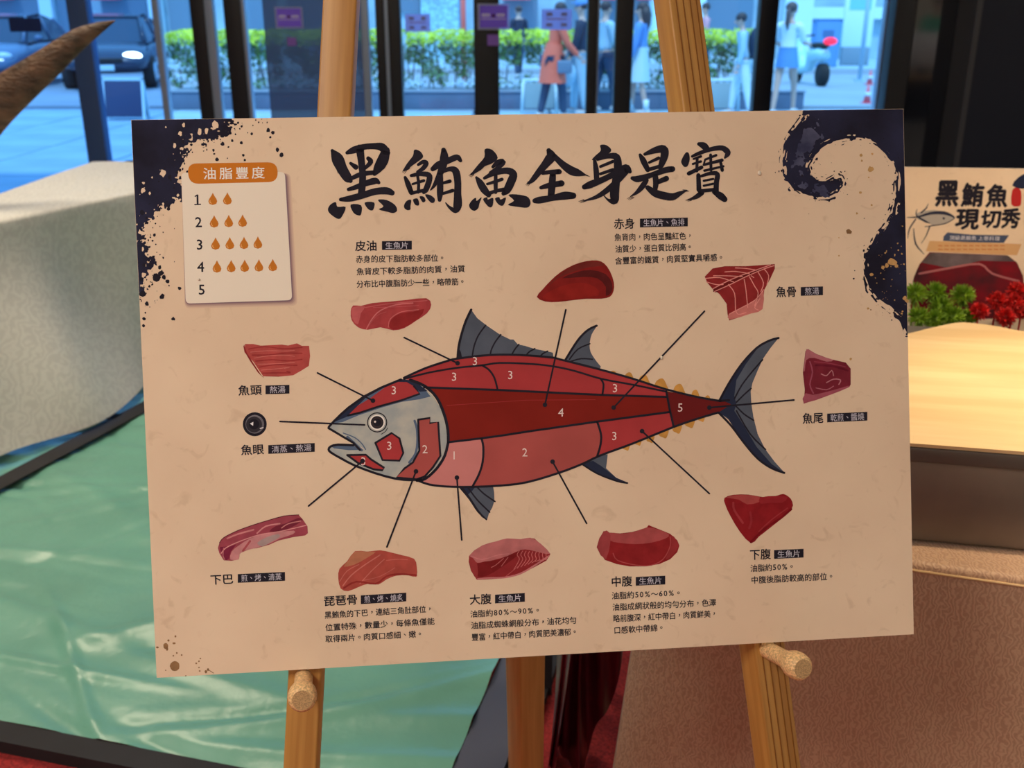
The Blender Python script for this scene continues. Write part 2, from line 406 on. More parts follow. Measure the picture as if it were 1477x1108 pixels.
def f_wash(X, Y):
    d, s = sdf(X, Y, washp)
    return np.minimum(-d + noise2(X / 9, Y / 9, 6) * 9 + noise2(X / 2.6, Y / 2.6, 7) * 6 - 3, -sdf(X, Y, wave)[0] + 1)
march(A2, 1125, 165, 1225, 292, 1.3, f_wash, M['inkwash2'], 1.4)
gold = mat('gold_splash_print', ink((168, 122, 72)), 0.5, var=(60, .2))
brown = mat('brown_fleck_print', ink((126, 88, 56)), 0.5, var=(60, .2))
for x, y, r in ((1287, 378, 6), (1279, 383, 3), (1274, 386, 2.6), (1293, 384, 2.6), (1305, 430, 3), (1308, 434, 3), (1256, 244, 4), (1224, 334, 4), (1242, 224, 2.4), (1243, 232, 1.6), (1258, 222, 1.6), (1241, 278, 2.2), (1253, 256, 1.2), (1236, 308, 1.6),
                (1257, 396, 2.6), (1227, 518, 1.8), (1210, 369, 1.1), (1257, 296, 1.4), (1252, 445, 1.6), (1210, 343, .9)):
    A2.disc(x, y, r, brown if r == 4 and y == 334 else gold, 2, 9, rnd=.3)
for _ in range(70):
    y = hs.uniform(320, 460); x = hs.uniform(1262, 1306)
    if x > 1296 - (y - 320) * .35 or y > 360: A2.disc(x, y, .4 + 1.1 * hs.random() ** 2, gold, 2, 6, rnd=.4)
A2.build('ink_wave', board, 'curling black brush wave at the upper right')
A3 = A()
for x, y, r, ry in ((252, 961, 7, 7.5), (239, 932, 3.6, 4.4), (241, 936, 1.6, 3), (227, 934, 2, 1.4), (251, 928, 2.4, 1.5), (243, 924, 1.6, 1.6), (253, 918, 1.4, 1.6), (250, 946, 1.2, 1.2), (255, 942, 1.2, 1.2), (262, 945, 1.2, 1.2), (283, 957, 1.3, 1.2),
                (287, 954, 1.1, 1.3), (289, 950, 1.1, 1.1), (287, 963, 1.1, 1.1), (288, 968, 1.4, 1.2), (297, 969, 1.8, 2.4), (300, 966, 1.6, 2), (239, 967, .9, .9), (268, 975, 1, .9), (1256, 447, 1, 1)):
    A3.disc(x, y, r, brown, 1, 12, ry=ry, rnd=.08)
A3.line([(300, 966), (308, 971, )], 1.0, brown, 1)
A3.build('brown_flecks', board, 'brown drips in the lower left corner', kind='stuff')
for gx, gy, gr in ((1095, 250, 4), (954, 516, 3), (287, 403, 2.2)):
    b = MB(); u_, v_ = BP.uv(gx, gy); b.ball((u_, v_, .0009), (gr * .00055, gr * .0007, .0012), mat('glue_dab', (.80, .74, .62), .4), 8, 5); b.build('glue_dab', board)

# --- title, brushed stroke by stroke
fa = lambda x, y: (460 + x / 4.923, 190 + y / 4.923)
fb = lambda x, y: (760 + x / 4.765, 190 + y / 4.765)
T = []
T.append((fa, '黑', [
 [(95,135,25),(130,190,85),(165,265,75),(205,330,65),(225,350,30)], [(200,150,25),(250,130,50),(320,108,42),(400,103,46),(450,112,60),(480,150,55)],
 [(475,135,60),(455,200,80),(420,260,66),(395,300,30)], [(290,120,60),(300,200,50),(310,300,48),(308,380,50),(300,450,50)],
 [(225,225,22),(262,252,38)], [(350,190,30),(368,215,36),(325,262,22)], [(215,340,26),(300,302,36),(395,290,30)],
 [(210,410,25),(260,395,35),(340,365,42),(400,350,48),(425,362,25)], [(155,482,26),(220,475,45),(300,455,48),(400,425,48),(480,420,52),(520,435,38)]],
 [[(65,545),(85,515),(120,500),(132,533),(190,535),(165,600),(140,620),(100,600),(70,572)], [(225,518),(300,523),(300,585),(280,595),(245,575)],
  [(325,503),(392,503),(388,550),(370,560),(345,545)], [(418,485),(480,485),(540,520),(555,560),(530,578),(490,570),(425,552),(458,530)]]))
T.append((fa, '鮪', [
 [(705,235,20),(740,215,30),(762,225,36),(740,260,32),(700,285,20)], [(612,325,22),(632,370,38),(655,430,36)], [(655,312,22),(720,300,32),(780,308,40),(782,350,42),(760,410,40),(745,430,28)],
 [(700,310,20),(708,370,22),(705,430,22)], [(665,372,16),(745,348,22)], [(655,438,24),(720,422,24),(760,415,26)],
 [(885,130,34),(890,180,60),(878,250,54),(850,320,40),(820,380,26),(793,415,8)], [(808,265,34),(850,235,50),(920,205,44),(980,182,42),(1005,205,26)],
 [(862,290,36),(862,350,42),(860,430,46),(857,485,28)], [(875,285,26),(930,265,34),(970,280,52),(985,350,50),(985,440,52),(985,520,62),(968,560,40),(925,535,20),(900,505,8)],
 [(880,365,20),(930,352,26)], [(880,440,20),(950,418,26)]],
 [[(678,128),(720,140),(740,180),(700,215),(652,250),(640,268),(597,282),(600,268),(630,220),(668,170)], [(605,520),(625,490),(655,485),(650,530),(650,552),(630,558),(608,545)],
  [(670,480),(700,475),(712,510),(705,525),(685,520),(672,500)], [(715,460),(745,462),(757,490),(740,502),(725,485)], [(755,445),(790,450),(822,475),(820,500),(800,506),(780,490),(762,465)]]))
T.append((fa, '魚', [
 [(1235,250,22),(1270,218,36),(1308,215,40),(1270,258,32),(1215,290,18)], [(1118,325,18),(1142,360,46),(1172,410,54),(1205,450,36)],
 [(1175,330,22),(1250,292,40),(1335,277,46),(1380,302,56),(1362,360,60),(1335,415,54),(1310,440,30)], [(1255,300,24),(1255,370,30),(1255,430,26)],
 [(1195,372,18),(1250,355,24),(1300,338,24)], [(1200,442,30),(1260,420,24),(1320,412,34)]],
 [[(1178,124),(1230,128),(1270,185),(1230,225),(1180,245),(1150,272),(1082,310),(1085,292),(1130,235),(1175,180)], [(1066,520),(1092,482),(1115,470),(1120,492),(1155,465),(1140,510),(1130,545),(1105,562),(1078,550)],
  [(1165,480),(1195,465),(1200,482),(1237,470),(1235,520),(1220,538),(1195,525)], [(1250,475),(1280,465),(1290,482),(1328,467),(1315,515),(1295,527),(1268,510)], [(1345,450),(1400,445),(1477,460),(1500,490),(1500,520),(1477,540),(1420,535),(1342,520),(1385,490)]]))
T.append((fb, '全', [
 [(150,130,34),(165,170,70),(130,220,56),(80,280,44),(35,335,32),(5,358,8)], [(180,160,34),(240,220,46),(300,265,60),(350,283,50),(405,298,8)],
 [(108,285,25),(155,278,30),(222,275,36)], [(178,290,42),(172,370,50),(165,450,46)], [(97,385,26),(150,370,38),(238,355,42)], [(55,475,36),(90,470,48),(180,455,42),(260,440,56),(318,440,44)]], []))
T.append((fb, '身', [
 [(465,200,24),(475,260,38),(480,345,36)], [(485,190,22),(560,168,34),(615,175,50),(625,250,56),(612,340,56),(602,420,64),(600,475,54),(560,470,18),(525,435,6)],
 [(505,240,20),(590,205,22)], [(505,290,20),(590,262,24)], [(395,380,36),(440,362,50),(520,330,42),(600,290,42),(680,245,44),(708,275,26)], [(690,262,44),(620,340,42),(540,410,38),(470,452,26),(385,477,6)]],
 [[(503,93),(545,92),(580,125),(555,155),(500,180),(446,196),(470,165),(507,130)]]))
T.append((fb, '是', [
 [(778,160,22),(800,200,42),(830,262,34)], [(810,155,22),(880,128,44),(938,120,56),(945,165,54),(922,230,40),(912,250,24)], [(840,212,18),(905,182,24)], [(830,262,26),(925,235,26)],
 [(725,320,28),(765,325,46),(850,300,36),(950,265,42),(1000,257,40)], [(880,290,36),(886,350,40),(880,400,32)], [(895,348,32),(958,322,38)], [(820,335,34),(790,380,38),(752,420,24),(712,445,6)],
 [(830,385,34),(880,422,52),(940,440,54),(1000,448,50),(1050,425,32),(1100,403,6)]], []))
T.append((fb, '寶', [
 [(1182,85,26),(1215,97,48),(1240,120,38)], [(1135,170,18),(1180,150,26),(1260,122,30),(1340,112,36),(1380,145,42),(1360,180,14)], [(1145,188,14),(1195,170,18)], [(1140,222,16),(1195,205,18)],
 [(1112,288,28),(1200,245,26)], [(1170,180,20),(1167,270,22)], [(1225,192,16),(1300,162,18)], [(1215,228,18),(1340,196,24)], [(1262,160,20),(1265,265,20)], [(1220,268,18),(1350,238,16)], [(1332,215,20),(1342,265,24)], [(1225,190,12),(1215,225,14)],
 [(1178,300,30),(1182,400,34)], [(1200,305,20),(1260,287,26),(1308,292,34),(1302,350,36),(1300,410,38)], [(1215,338,16),(1280,325,16)], [(1215,372,16),(1280,358,16)], [(1195,408,26),(1290,398,24)],
 [(1200,420,38),(1160,450,30),(1108,468,6)], [(1285,415,28),(1328,440,50),(1358,465,40)]], [[(1062,195),(1090,145),(1112,148),(1118,190),(1105,235),(1082,242),(1064,222)]]))
A4 = A(); tl = 3
for f, ch, strokes, polys in T:
    A4.f = f
    for s_ in strokes: tl += .02; A4.line(s_, 0, M['ink'], tl, sm=4)
    for p in polys: tl += .02; A4.poly(p, M['ink'], tl, sm=3)
A4.f = lambda x, y: (x, y)
# dry-brush hairs at stroke tails
for (x, y, dx, dy) in ((583, 244, -3, 5), (680, 250, -4, 4), (762, 262, -4, 5), (842, 251, 6, 2), (842, 288, -8, 3), (911, 283, -7, 4), (994, 287, -6, 2), (486, 245, 2, 6), (550, 242, 4, -5), (985, 274, 6, 0)):
    for k in range(3): A4.line([(x + k * 1.6, y + k, 1.2), (x + k * 1.6 + dx, y + k + dy, .3)], 0, M['ink'], 4)
A4.build('title_lettering', board, 'seven large black brushed title characters')

# --- captions
CAP = [
 ('皮油', 512, 544, 354.5, ('生魚片', 551, 347, 594, 361), [('赤身的皮下脂肪較多部位。', 513, 374, 643, 372), ('魚背皮下較多脂肪的肉質，油質', 514, 392, 671, 387.5), ('分布比中腹脂肪少一些，略帶筋。', 514, 410, 672, 406)]),
 ('赤身', 885, 916, 322.5, ('生魚片、魚排', 923, 314, 992, 328), [('魚背肉，肉色呈豔紅色，', 886, 342.5, 1000, 340), ('油質少，蛋白質比例高。', 887, 359.5, 1000, 356), ('含豐富的鐵質，肉質堅實具嚼感。', 887, 376.5, 1045, 371)]),
 ('魚骨', 1119, 1149, 421, ('熬湯', 1155, 413, 1187, 427), []),
 ('魚尾', 1157, 1188, 603.5, ('乾煎、醬燒', 1193, 595, 1251, 608.5), []),
 ('魚頭', 343, 378, 563, ('熬湯', 383, 555, 417.5, 569), []),
 ('魚眼', 347, 381, 649, ('清蒸、熬湯', 387, 640, 454, 654), []),
 ('下巴', 303, 337, 836, ('煎、烤、清蒸', 343, 825, 411, 841), []),
 ('琵琶骨', 467, 516, 867, ('煎、烤、燒炙', 520.5, 855.5, 586, 871), [('黑鮪魚的下巴，連結三角肚部位，', 468, 887.5, 625, 878), ('位置特殊，數量少，每條魚僅能', 469, 905.5, 627, 896), ('取得兩片。肉質口感細、嫩。', 469, 922, 611, 914)]),
 ('大腹', 677, 709, 865, ('生魚片', 714, 856, 757, 870), [('油脂約80%～90%。', 678, 886, 781, 880), ('油脂成蜘蛛網般分布，油花均勻', 679, 902.5, 832, 894.5), ('豐富，紅中帶白，肉質肥美濃郁。', 680, 919.5, 834, 911)]),
 ('中腹', 881, 912, 839, ('生魚片', 917, 830.5, 959.5, 845), [('油脂約50%～60%。', 882, 859.5, 984, 855), ('油脂成網狀般的均勻分布，色澤', 883, 876, 1033, 869), ('略前腹深，紅中帶白，肉質鮮美，', 884, 892.5, 1035, 885), ('口感軟中帶綿。', 885, 909.5, 959, 905)]),
 ('下腹', 1081, 1112, 800, ('生魚片', 1116.5, 791.5, 1159, 806.5), [('油脂約50%。', 1082, 820, 1147, 817), ('中腹後脂肪較高的部位。', 1083, 837, 1204, 831)]),
]
for head, x0, x1, y, (tag_, bx0, by0, bx1, by1), lines in CAP:
    c = A(); tilt = (lines[0][4] - lines[0][2]) / (lines[0][3] - lines[0][1]) if lines else (-.03 if y < 600 else -.045)
    if y < 500 and not lines: tilt = -.03
    text(c, head, x0, y + .4, x1, y + tilt * (x1 - x0) + .4, 16, M['ink'], off=.022)
    hy = (bx1 - bx0) * tilt / 2; mid = (by0 + by1) / 2; hh = 6.3
    c.poly([(bx0, mid - hh - hy), (bx1, mid - hh + hy), (bx1, mid + hh + hy), (bx0, mid + hh - hy)], M['ink'], 2)
    ins = 4.5 if len(tag_) > 2 else 5.5
    text(c, tag_, bx0 + ins, mid - hy * .8, bx1 - ins, mid + hy * .8, 11, M['label_text'], off=.004)
    for (t_, a0, b0, a1, b1) in lines: text(c, t_, a0, b0, a1, b1, 11.2, M['ink'], off=.018)
    c.build('caption', board)

# --- legend card
card = mat('legend_card_print', ink((214, 182, 156)), .7, spec=.35)
pill = mat('orange_print', ink((176, 96, 28)), .7)
drop = mat('droplet_print', ink((172, 96, 30)), .7); dropl = mat('droplet_highlight_print', ink((206, 150, 90)), .7)
def rr(x0, y0, x1, y1, x2, y2, x3, y3, r, n=5):
    P = [(x0, y0), (x1, y1), (x2, y2), (x3, y3)]; out = []
    for i in range(4):
        p = Vector(P[i]); a = (Vector(P[i - 1]) - p).normalized(); b = (Vector(P[(i + 1) % 4]) - p).normalized()
        for k in range(n + 1):
            t = k / n; q = (p + a * r) * (1 - t) ** 2 + p * 2 * t * (1 - t) + (p + b * r) * t * t; out.append((q.x, q.y))
    return out
lc = A()
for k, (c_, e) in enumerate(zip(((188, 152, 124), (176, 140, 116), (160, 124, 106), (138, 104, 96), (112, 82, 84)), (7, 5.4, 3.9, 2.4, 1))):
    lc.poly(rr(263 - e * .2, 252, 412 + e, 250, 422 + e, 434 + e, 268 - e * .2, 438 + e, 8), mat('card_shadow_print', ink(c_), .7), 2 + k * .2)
lc.poly(rr(261.5, 249, 411, 248, 421.5, 433, 268, 438, 7), card, 3.2)
lc.poly(rr(270, 236, 400, 234, 401, 262.5, 273, 265.5, 14, 6), pill, 3.5)
text(lc, '油脂豐度', 291, 250.6, 384, 249, 18.5, mat('cream_print', ink((232, 200, 170)), .7), 3.8, .012)
for i, (nx, ny) in enumerate(((285, 288), (286.5, 320.5), (288, 353), (289.5, 385), (291, 418))):
    text(lc, str(i + 1), nx - 6, ny, nx + 6, ny, 21, M['ink'], 3.8, .016)
lc.line([(280.5, 295.2), (290, 294.8)], 1.7, M['ink'], 3.9, caps=False); lc.line([(281, 283.6), (285, 281.4)], 1.7, M['ink'], 3.9, caps=False)
lc.build('legend_card', board, 'pale legend card numbered one to five')
lcard = [o for o in board.children if o.name.startswith('legend_card')][0]
dr = A()
def drop_shape(a, x, y):
    a.poly([(x, y - 9.5), (x + 2.2, y - 5), (x + 5.2, y - .5), (x + 6.4, y + 3), (x + 5, y + 6.6), (x, y + 8.4), (x - 5, y + 6.6), (x - 6.4, y + 3), (x - 5.2, y - .5), (x - 2.2, y - 5)], drop, 4)
    a.line([(x - 3.8, y + 1.5, .7), (x - 4, y + 4, 1.1), (x - 2, y + 6, .7)], 0, dropl, 4.3, sm=3)
for y, xs in ((287.5, (307, 328)), (320, (309, 330, 350)), (352, (311, 331.5, 352, 372)), (385, (313, 333.5, 353, 373.5, 393.5))):
    for i, x in enumerate(xs): d_ = A(); drop_shape(d_, x, y - i * .5); d_.build('oil_drop', lcard)

# --- the tuna diagram
a_ = lambda x, y, *w_: (460 + x / 3.26, 430 + y / 3.26) + w_
b_ = lambda x, y, *w_: (760 + x / 3.26, 430 + y / 3.26) + w_
h_ = lambda x, y, *w_: (460 + x / 5.832, 530 + y / 5.832) + w_
def mp(f, pts): return [f(*p) for p in pts]
RED3 = mat('cut_red_print', ink((150, 48, 46)), .7, var=(20, .08)); DRK = mat('deep_red_print', ink((112, 28, 20)), .7, var=(20, .06)); DK5 = mat('tail_red_print', ink((92, 24, 22)), .7)
RED2 = mat('belly_red_print', ink((150, 66, 58)), .7, var=(14, .08)); RED1 = mat('pink_belly_print', ink((178, 104, 94)), .7, var=(14, .05))
GRY = mat('silver_head_print', ink((162, 150, 132)), .7, var=(45, .18), col2=ink((138, 134, 126))); FIN = mat('fin_grey_print', ink((73, 73, 78)), .7, var=(30, .1)); NAVY = mat('navy_print', ink((36, 38, 52)), .7); SLT = mat('slate_print', ink((76, 84, 98)), .7)
OCH = mat('ochre_print', ink((178, 120, 54)), .7, var=(60, .15))
K = M['ink']
top = mp(a_, [(400, 375), (500, 330), (600, 297), (650, 285), (800, 268), (950, 268), (1100, 280)]) + mp(b_, [(150, 287), (340, 335), (500, 380), (650, 428), (800, 465), (910, 484)])
bot = mp(b_, [(900, 538), (800, 568), (690, 606), (500, 683), (340, 742), (265, 778), (150, 822)]) + mp(a_, [(978, 866), (850, 882), (700, 888), (600, 886), (520, 877), (460, 856)])
fish = empty('fish_drawing', parent=board)
def part(name, fn, label=None):
    q = A(); fn(q); return q.build(name, fish, label)
def fin_d1(q):
    P_ = mp(a_, [(650, 285), (655, 240), (670, 170), (690, 105), (716, 55), (745, 95), (790, 130), (852, 172), (900, 195), (915, 195), (935, 218), (970, 225), (1010, 238), (1060, 248), (1100, 257), (1103, 285), (900, 290), (700, 300)])
    q.poly(P_, FIN, 2)
    q.line(mp(a_, [(652, 285), (657, 230), (672, 165), (692, 105), (716, 55)]), 3.6, K, 2.4, sm=3)
    q.poly(mp(a_, [(648, 285), (652, 225), (668, 255), (672, 275), (690, 285)]), K, 2.5)
    for s_ in ([(784, 128), (750, 175), (730, 225), (722, 268)], [(855, 172), (830, 205), (812, 240), (806, 265)], [(940, 218), (922, 240), (908, 264)], [(1015, 238), (990, 252), (975, 268)], [(1075, 250), (1055, 260), (1042, 272)]):
        q.line(mp(a_, s_), 2.2, K, 2.6, sm=3)
part('dorsal_fin', fin_d1)
def fin_d2(q):
    q.poly(mp(b_, [(180, 292), (215, 235), (250, 185), (290, 145), (328, 130), (305, 170), (295, 215), (300, 255), (325, 295), (345, 330), (250, 320)]), FIN, 2, 3)
    q.line(mp(b_, [(180, 292), (215, 235), (250, 185), (290, 148), (328, 130)]), 3.2, K, 2.4, sm=3)
    q.line(mp(b_, [(200, 288), (240, 240), (296, 215)]), 2, K, 2.6, sm=3); q.line(mp(b_, [(205, 298), (255, 285), (308, 288)]), 2, K, 2.6, sm=3)
part('second_dorsal_fin', fin_d2)
def fin_p(q):
    q.poly(mp(a_, [(668, 888), (700, 925), (735, 985), (765, 1030), (790, 1045), (800, 1010), (815, 985), (825, 955), (824, 915), (818, 880), (740, 878)]), FIN, 2)
    q.line(mp(a_, [(668, 890, 5), (710, 945, 3.4), (750, 1005, 3.2), (788, 1042, 2)]), 0, K, 2.4, sm=3)
    q.line(mp(a_, [(700, 890), (745, 950), (803, 1007)]), 2.2, K, 2.6, sm=3); q.line(mp(a_, [(745, 890), (775, 920), (828, 957)]), 2.2, K, 2.6, sm=3)
    q.poly(mp(a_, [(665, 885), (735, 888), (722, 905), (695, 930)]), NAVY, 2.3)
part('pelvic_fin', fin_p)
def fin_a(q):
    q.poly(mp(b_, [(258, 780), (320, 745), (380, 735), (376, 770), (372, 800), (420, 845), (472, 868), (420, 858), (340, 825), (290, 805)]), FIN, 2)
    q.poly(mp(b_, [(258, 780), (310, 765), (350, 790), (420, 845), (475, 868), (470, 874), (400, 852), (330, 825)]), NAVY, 2.3)
    q.line(mp(b_, [(258, 780), (330, 825), (420, 860), (472, 870)]), 2.6, K, 2.5, sm=3)
part('anal_fin', fin_a)
def fin_t(q):
    q.poly(mp(b_, [(905, 480), (950, 395), (1010, 310), (1080, 235), (1140, 200), (1183, 188), (1145, 235), (1110, 285), (1085, 340), (1060, 400), (1052, 440), (1055, 495), (1065, 560), (1085, 640), (1120, 710), (1165, 770), (1210, 820), (1150, 800), (1080, 745), (1020, 665), (960, 580), (905, 540)]), FIN, 2)
    q.poly(mp(b_, [(900, 480), (950, 400), (1020, 300), (1085, 235), (1030, 310), (985, 385), (975, 460), (985, 500), (975, 530), (1020, 600), (1080, 700), (1150, 780), (1210, 822), (1130, 790), (1060, 735), (980, 620), (940, 560), (890, 535)]), NAVY, 2.3)
    q.line(mp(b_, [(905, 482), (950, 400), (1010, 310), (1080, 235), (1140, 200), (1183, 188)]), 3.2, K, 2.5, sm=3)
    q.line(mp(b_, [(900, 538), (960, 600), (1020, 680), (1085, 755), (1150, 800), (1210, 822)]), 3.2, K, 2.5, sm=3)
    for s_ in ([(975, 475), (1010, 410), (1060, 345), (1108, 290)], [(985, 490), (1020, 455), (1054, 425)], [(980, 505), (1020, 545), (1066, 575)], [(985, 530), (1050, 640), (1122, 712)]):
        q.line(mp(b_, s_), 2.2, K, 2.6, sm=3)
    q.disc(*b_(955, 497), 9, NAVY, 2.8)
part('tail_fin', fin_t)
for (x, y, w_, hh) in ((405, 342, 34, 16), (480, 350, 40, 26), (550, 362, 50, 34), (630, 380, 60, 42), (715, 405, 52, 38), (792, 432, 34, 24), (850, 458, 26, 18)):
    part('finlet', lambda q: q.poly(mp(b_, [(x - w_ * .5, y + hh + 12), (x - w_ * .42, y + hh * .4), (x - w_ * .1, y), (x + w_ * .2, y + 1), (x + w_ * .45, y + hh * .7), (x + w_ * .6, y + hh + 22)]), OCH, 1.6, 3))
for (x, y, w_, hh) in ((468, 718, 34, 22), (525, 695, 30, 20), (582, 682, 36, 24), (645, 660, 44, 30), (708, 638, 42, 32), (768, 612, 44, 30), (822, 583, 34, 24)):
    part('finlet', lambda q: q.poly(mp(b_, [(x - w_ * .6, y - hh * .6), (x - w_ * .1, y - 4), (x + w_ * .1, y), (x + w_ * .3, y - hh * .2), (x + w_ * .5, y - hh - 16)]), OCH, 1.6, 2))
l2 = mp(a_, [(400, 380), (520, 350), (650, 328), (770, 316), (850, 305), (1000, 310), (1100, 321), (1200, 342)]) + mp(b_, [(350, 380), (500, 408), (655, 440)])
l3 = mp(a_, [(495, 420), (840, 432)]) + mp(b_, [(340, 455), (655, 465)])
l4 = mp(b_, [(670, 536), (330, 581), (0, 628)]) + mp(a_, [(870, 645), (760, 660), (608, 678)])
gill = mp(a_, [(608, 678), (606, 620), (590, 550), (555, 470), (500, 415), (430, 385)])
gill2 = mp(a_, [(608, 678), (592, 740), (555, 800), (500, 850), (460, 858)])
part('back_section', lambda q: (q.poly(top[:11] + list(reversed(l2)), RED3, 3)))
part('upper_section', lambda q: q.poly(mp(a_, [(400, 380)]) + l2[1:4] + mp(a_, [(790, 325), (820, 360), (838, 400), (842, 432), (495, 420), (440, 388)]), RED3, 3))
part('upper_section', lambda q: q.poly(l2[3:9] + mp(b_, [(360, 415), (352, 455)]) + mp(a_, [(842, 432), (838, 400), (820, 360), (790, 325)]), RED3, 3))
part('upper_section', lambda q: q.poly(l2[8:] + mp(b_, [(655, 465), (352, 455), (360, 415)]), RED3, 3))
part('loin_section', lambda q: (q.poly(l3 + l4 + gill[1:5], DRK, 3), q.line(mp(a_, [(600, 505), (978, 480), (1300, 478)]), .5, RED3, 3.3)))
part('tail_section', lambda q: q.poly(mp(b_, [(655, 438), (800, 465), (930, 486), (960, 500), (900, 538), (690, 606)]), DK5, 3))
part('fatty_belly_section', lambda q: q.poly(mp(a_, [(608, 678), (760, 660), (772, 700), (770, 760), (752, 830), (725, 887), (600, 886), (520, 877), (460, 856), (500, 850), (555, 800), (592, 740)]), RED1, 3))
bel = mp(b_, [(330, 581), (348, 640), (346, 690), (330, 745)])
part('belly_section', lambda q: q.poly(mp(a_, [(760, 660), (870, 645)]) + mp(b_, [(0, 628)]) + bel + bot[5:9] + mp(a_, [(725, 888), (752, 830), (770, 760), (772, 700)]), RED2, 3))
part('lower_tail_section', lambda q: q.poly(mp(b_, [(330, 581), (670, 536), (690, 606), (500, 683)]) + list(reversed(bel[1:])), RED3, 3))
def head(q):
    P_ = mp(h_, [(80, 502), (120, 460), (180, 400), (250, 338), (380, 245), (520, 172), (690, 102), (780, 108), (880, 165), (960, 240), (1040, 370), (1085, 520), (1085, 620), (1050, 740), (960, 860), (880, 925), (770, 948), (640, 935), (480, 890), (300, 820), (180, 750), (85, 695), (100, 665), (160, 650), (290, 652), (395, 695), (300, 640), (210, 590)])
    q.poly(P_, GRY, 3)
    q.poly(mp(h_, [(110, 475), (180, 400), (250, 338), (380, 245), (520, 172), (690, 100), (790, 108), (900, 195), (940, 245), (850, 268), (700, 290), (540, 335), (330, 405), (200, 460)]), SLT, 3.1)
    q.poly(mp(h_, [(115, 465), (180, 400), (250, 338), (380, 245), (520, 172), (690, 98), (800, 110), (915, 200), (850, 205), (770, 150), (690, 130), (600, 140), (400, 250), (270, 380), (250, 410)]), NAVY, 3.2)
    q.poly(mp(h_, [(245, 405), (330, 320), (430, 260), (560, 165), (660, 122), (740, 125), (800, 160), (848, 220), (700, 275), (500, 330), (350, 380)]), RED3, 3.4)
    q.line(mp(h_, [(245, 405), (350, 380), (500, 330), (700, 275), (848, 222), (800, 160)]), 3, K, 3.8)
    q.poly(mp(h_, [(100, 665), (170, 655), (295, 658), (345, 695), (250, 697), (130, 682)]), SLT, 3.2)
    q.line(mp(h_, [(80, 510), (200, 582), (290, 635), (345, 695)]), 3.2, K, 3.6); q.line(mp(h_, [(205, 553), (300, 590), (360, 640), (392, 690)]), 1.6, SLT, 3.5, sm=3)
    q.line(mp(h_, [(240, 585), (300, 640), (360, 697)]), 3.6, SLT, 3.5, sm=3)
    q.poly(mp(h_, [(238, 738), (395, 735), (440, 775), (555, 850), (530, 866), (460, 858), (330, 805)]), RED3, 3.4); q.line(mp(h_, [(238, 738), (395, 735), (440, 775), (550, 845), (535, 866), (460, 858), (330, 805), (238, 738)]), 3, K, 3.8)
    q.poly(mp(h_, [(475, 635), (612, 552), (678, 598), (710, 720), (678, 785), (535, 780)]), RED3, 3.4); q.line(mp(h_, [(475, 635), (612, 552), (678, 598), (710, 720), (678, 785), (535, 780), (475, 635)]), 3, K, 3.8)
    P2 = [(835, 440), (935, 425), (933, 470), (1003, 460), (1022, 745), (960, 840), (890, 918), (820, 942), (650, 925), (720, 850), (790, 800), (845, 700)]
    q.line(mp(h_, [(805, 450), (825, 520), (828, 640), (810, 730), (760, 800)]), 3.5, SLT, 3.3, sm=3)
    q.poly(mp(h_, P2), RED2, 3.4); q.line(mp(h_, P2 + P2[:1]), 3, K, 3.8)
    q.line(mp(h_, [(1020, 790), (960, 860), (925, 885)]), 1.2, GRY, 3.7)
part('fish_head', head, 'silver grey head of the drawn tuna')
def eye(q):
    cx, cy = h_(490, 463); q.disc(cx, cy, 14.6, K, 4, 24); q.disc(cx, cy, 13, GRY, 4.2, 24); q.disc(cx, cy, 11.2, mat('eye_white_print', ink((206, 186, 168)), .7), 4.3, 24)
    q.disc(cx, cy, 9.2, K, 4.4, 20); q.disc(cx, cy, 7.6, mat('iris_print', ink((52, 40, 38)), .7), 4.5, 20); q.disc(cx, cy, 5.8, K, 4.6, 18); q.disc(cx - 3, cy - 1, 1.6, M['white_num'], 4.8, 8)
    q.line([(cx + 6, cy + 17), (cx + 12, cy + 13), (cx + 15, cy + 8)], 1, K, 4.2, sm=3)
part('fish_eye', eye)
def outl(q):
    q.line(top, 3.2, K, 5, sm=3); q.line(bot, 3.2, K, 5, sm=3); q.line(l2, 2.8, K, 5, sm=3); q.line(l3, 3.2, K, 5); q.line(l4, 3.2, K, 5); q.line(gill, 4.2, K, 5, sm=3); q.line(gill2, 4, K, 5, sm=3)
    q.line(mp(a_, [(770, 318), (800, 338), (825, 375), (840, 430)]), 2.8, K, 5, sm=3); q.line(mp(b_, [(345, 378), (360, 405), (355, 452)]), 2.8, K, 5, sm=3)
    q.line(mp(b_, [(655, 438), (670, 520), (690, 606)]), 3.2, K, 5); q.line(bel, 3.2, K, 5, sm=3)
    q.line(mp(a_, [(764, 660), (773, 700), (770, 770), (752, 830), (722, 886)]), 3.2, K, 5, sm=3)
    q.line(mp(h_, [(690, 102), (520, 172), (380, 245), (250, 338), (180, 400), (120, 460), (82, 502), (92, 518)]), 3.4, K, 5)
    q.line(mp(h_, [(290, 655), (160, 650), (100, 665), (82, 690), (100, 715), (180, 762), (300, 825), (480, 892), (640, 935), (770, 948), (860, 940)]), 3.4, K, 5, sm=2)
    q.line(mp(b_, [(905, 484), (950, 480)]), 3.2, K, 5)
part('outline', outl)
for t_, x, y in (('3', 568, 563), ('3', 655, 543.5), ('3', 685, 521), ('3', 736, 541), ('3', 887, 560), ('5', 981, 588), ('4', 809, 595), ('3', 561.5, 643), ('2', 613, 648), ('3', 524, 665.5), ('1', 655, 657), ('2', 757, 652.5), ('3', 886, 629)):
    q = A(); text(q, t_, x - 5, y, x + 5, y, 17, M['white_num'], 5.5, .004); q.build('numeral', fish)
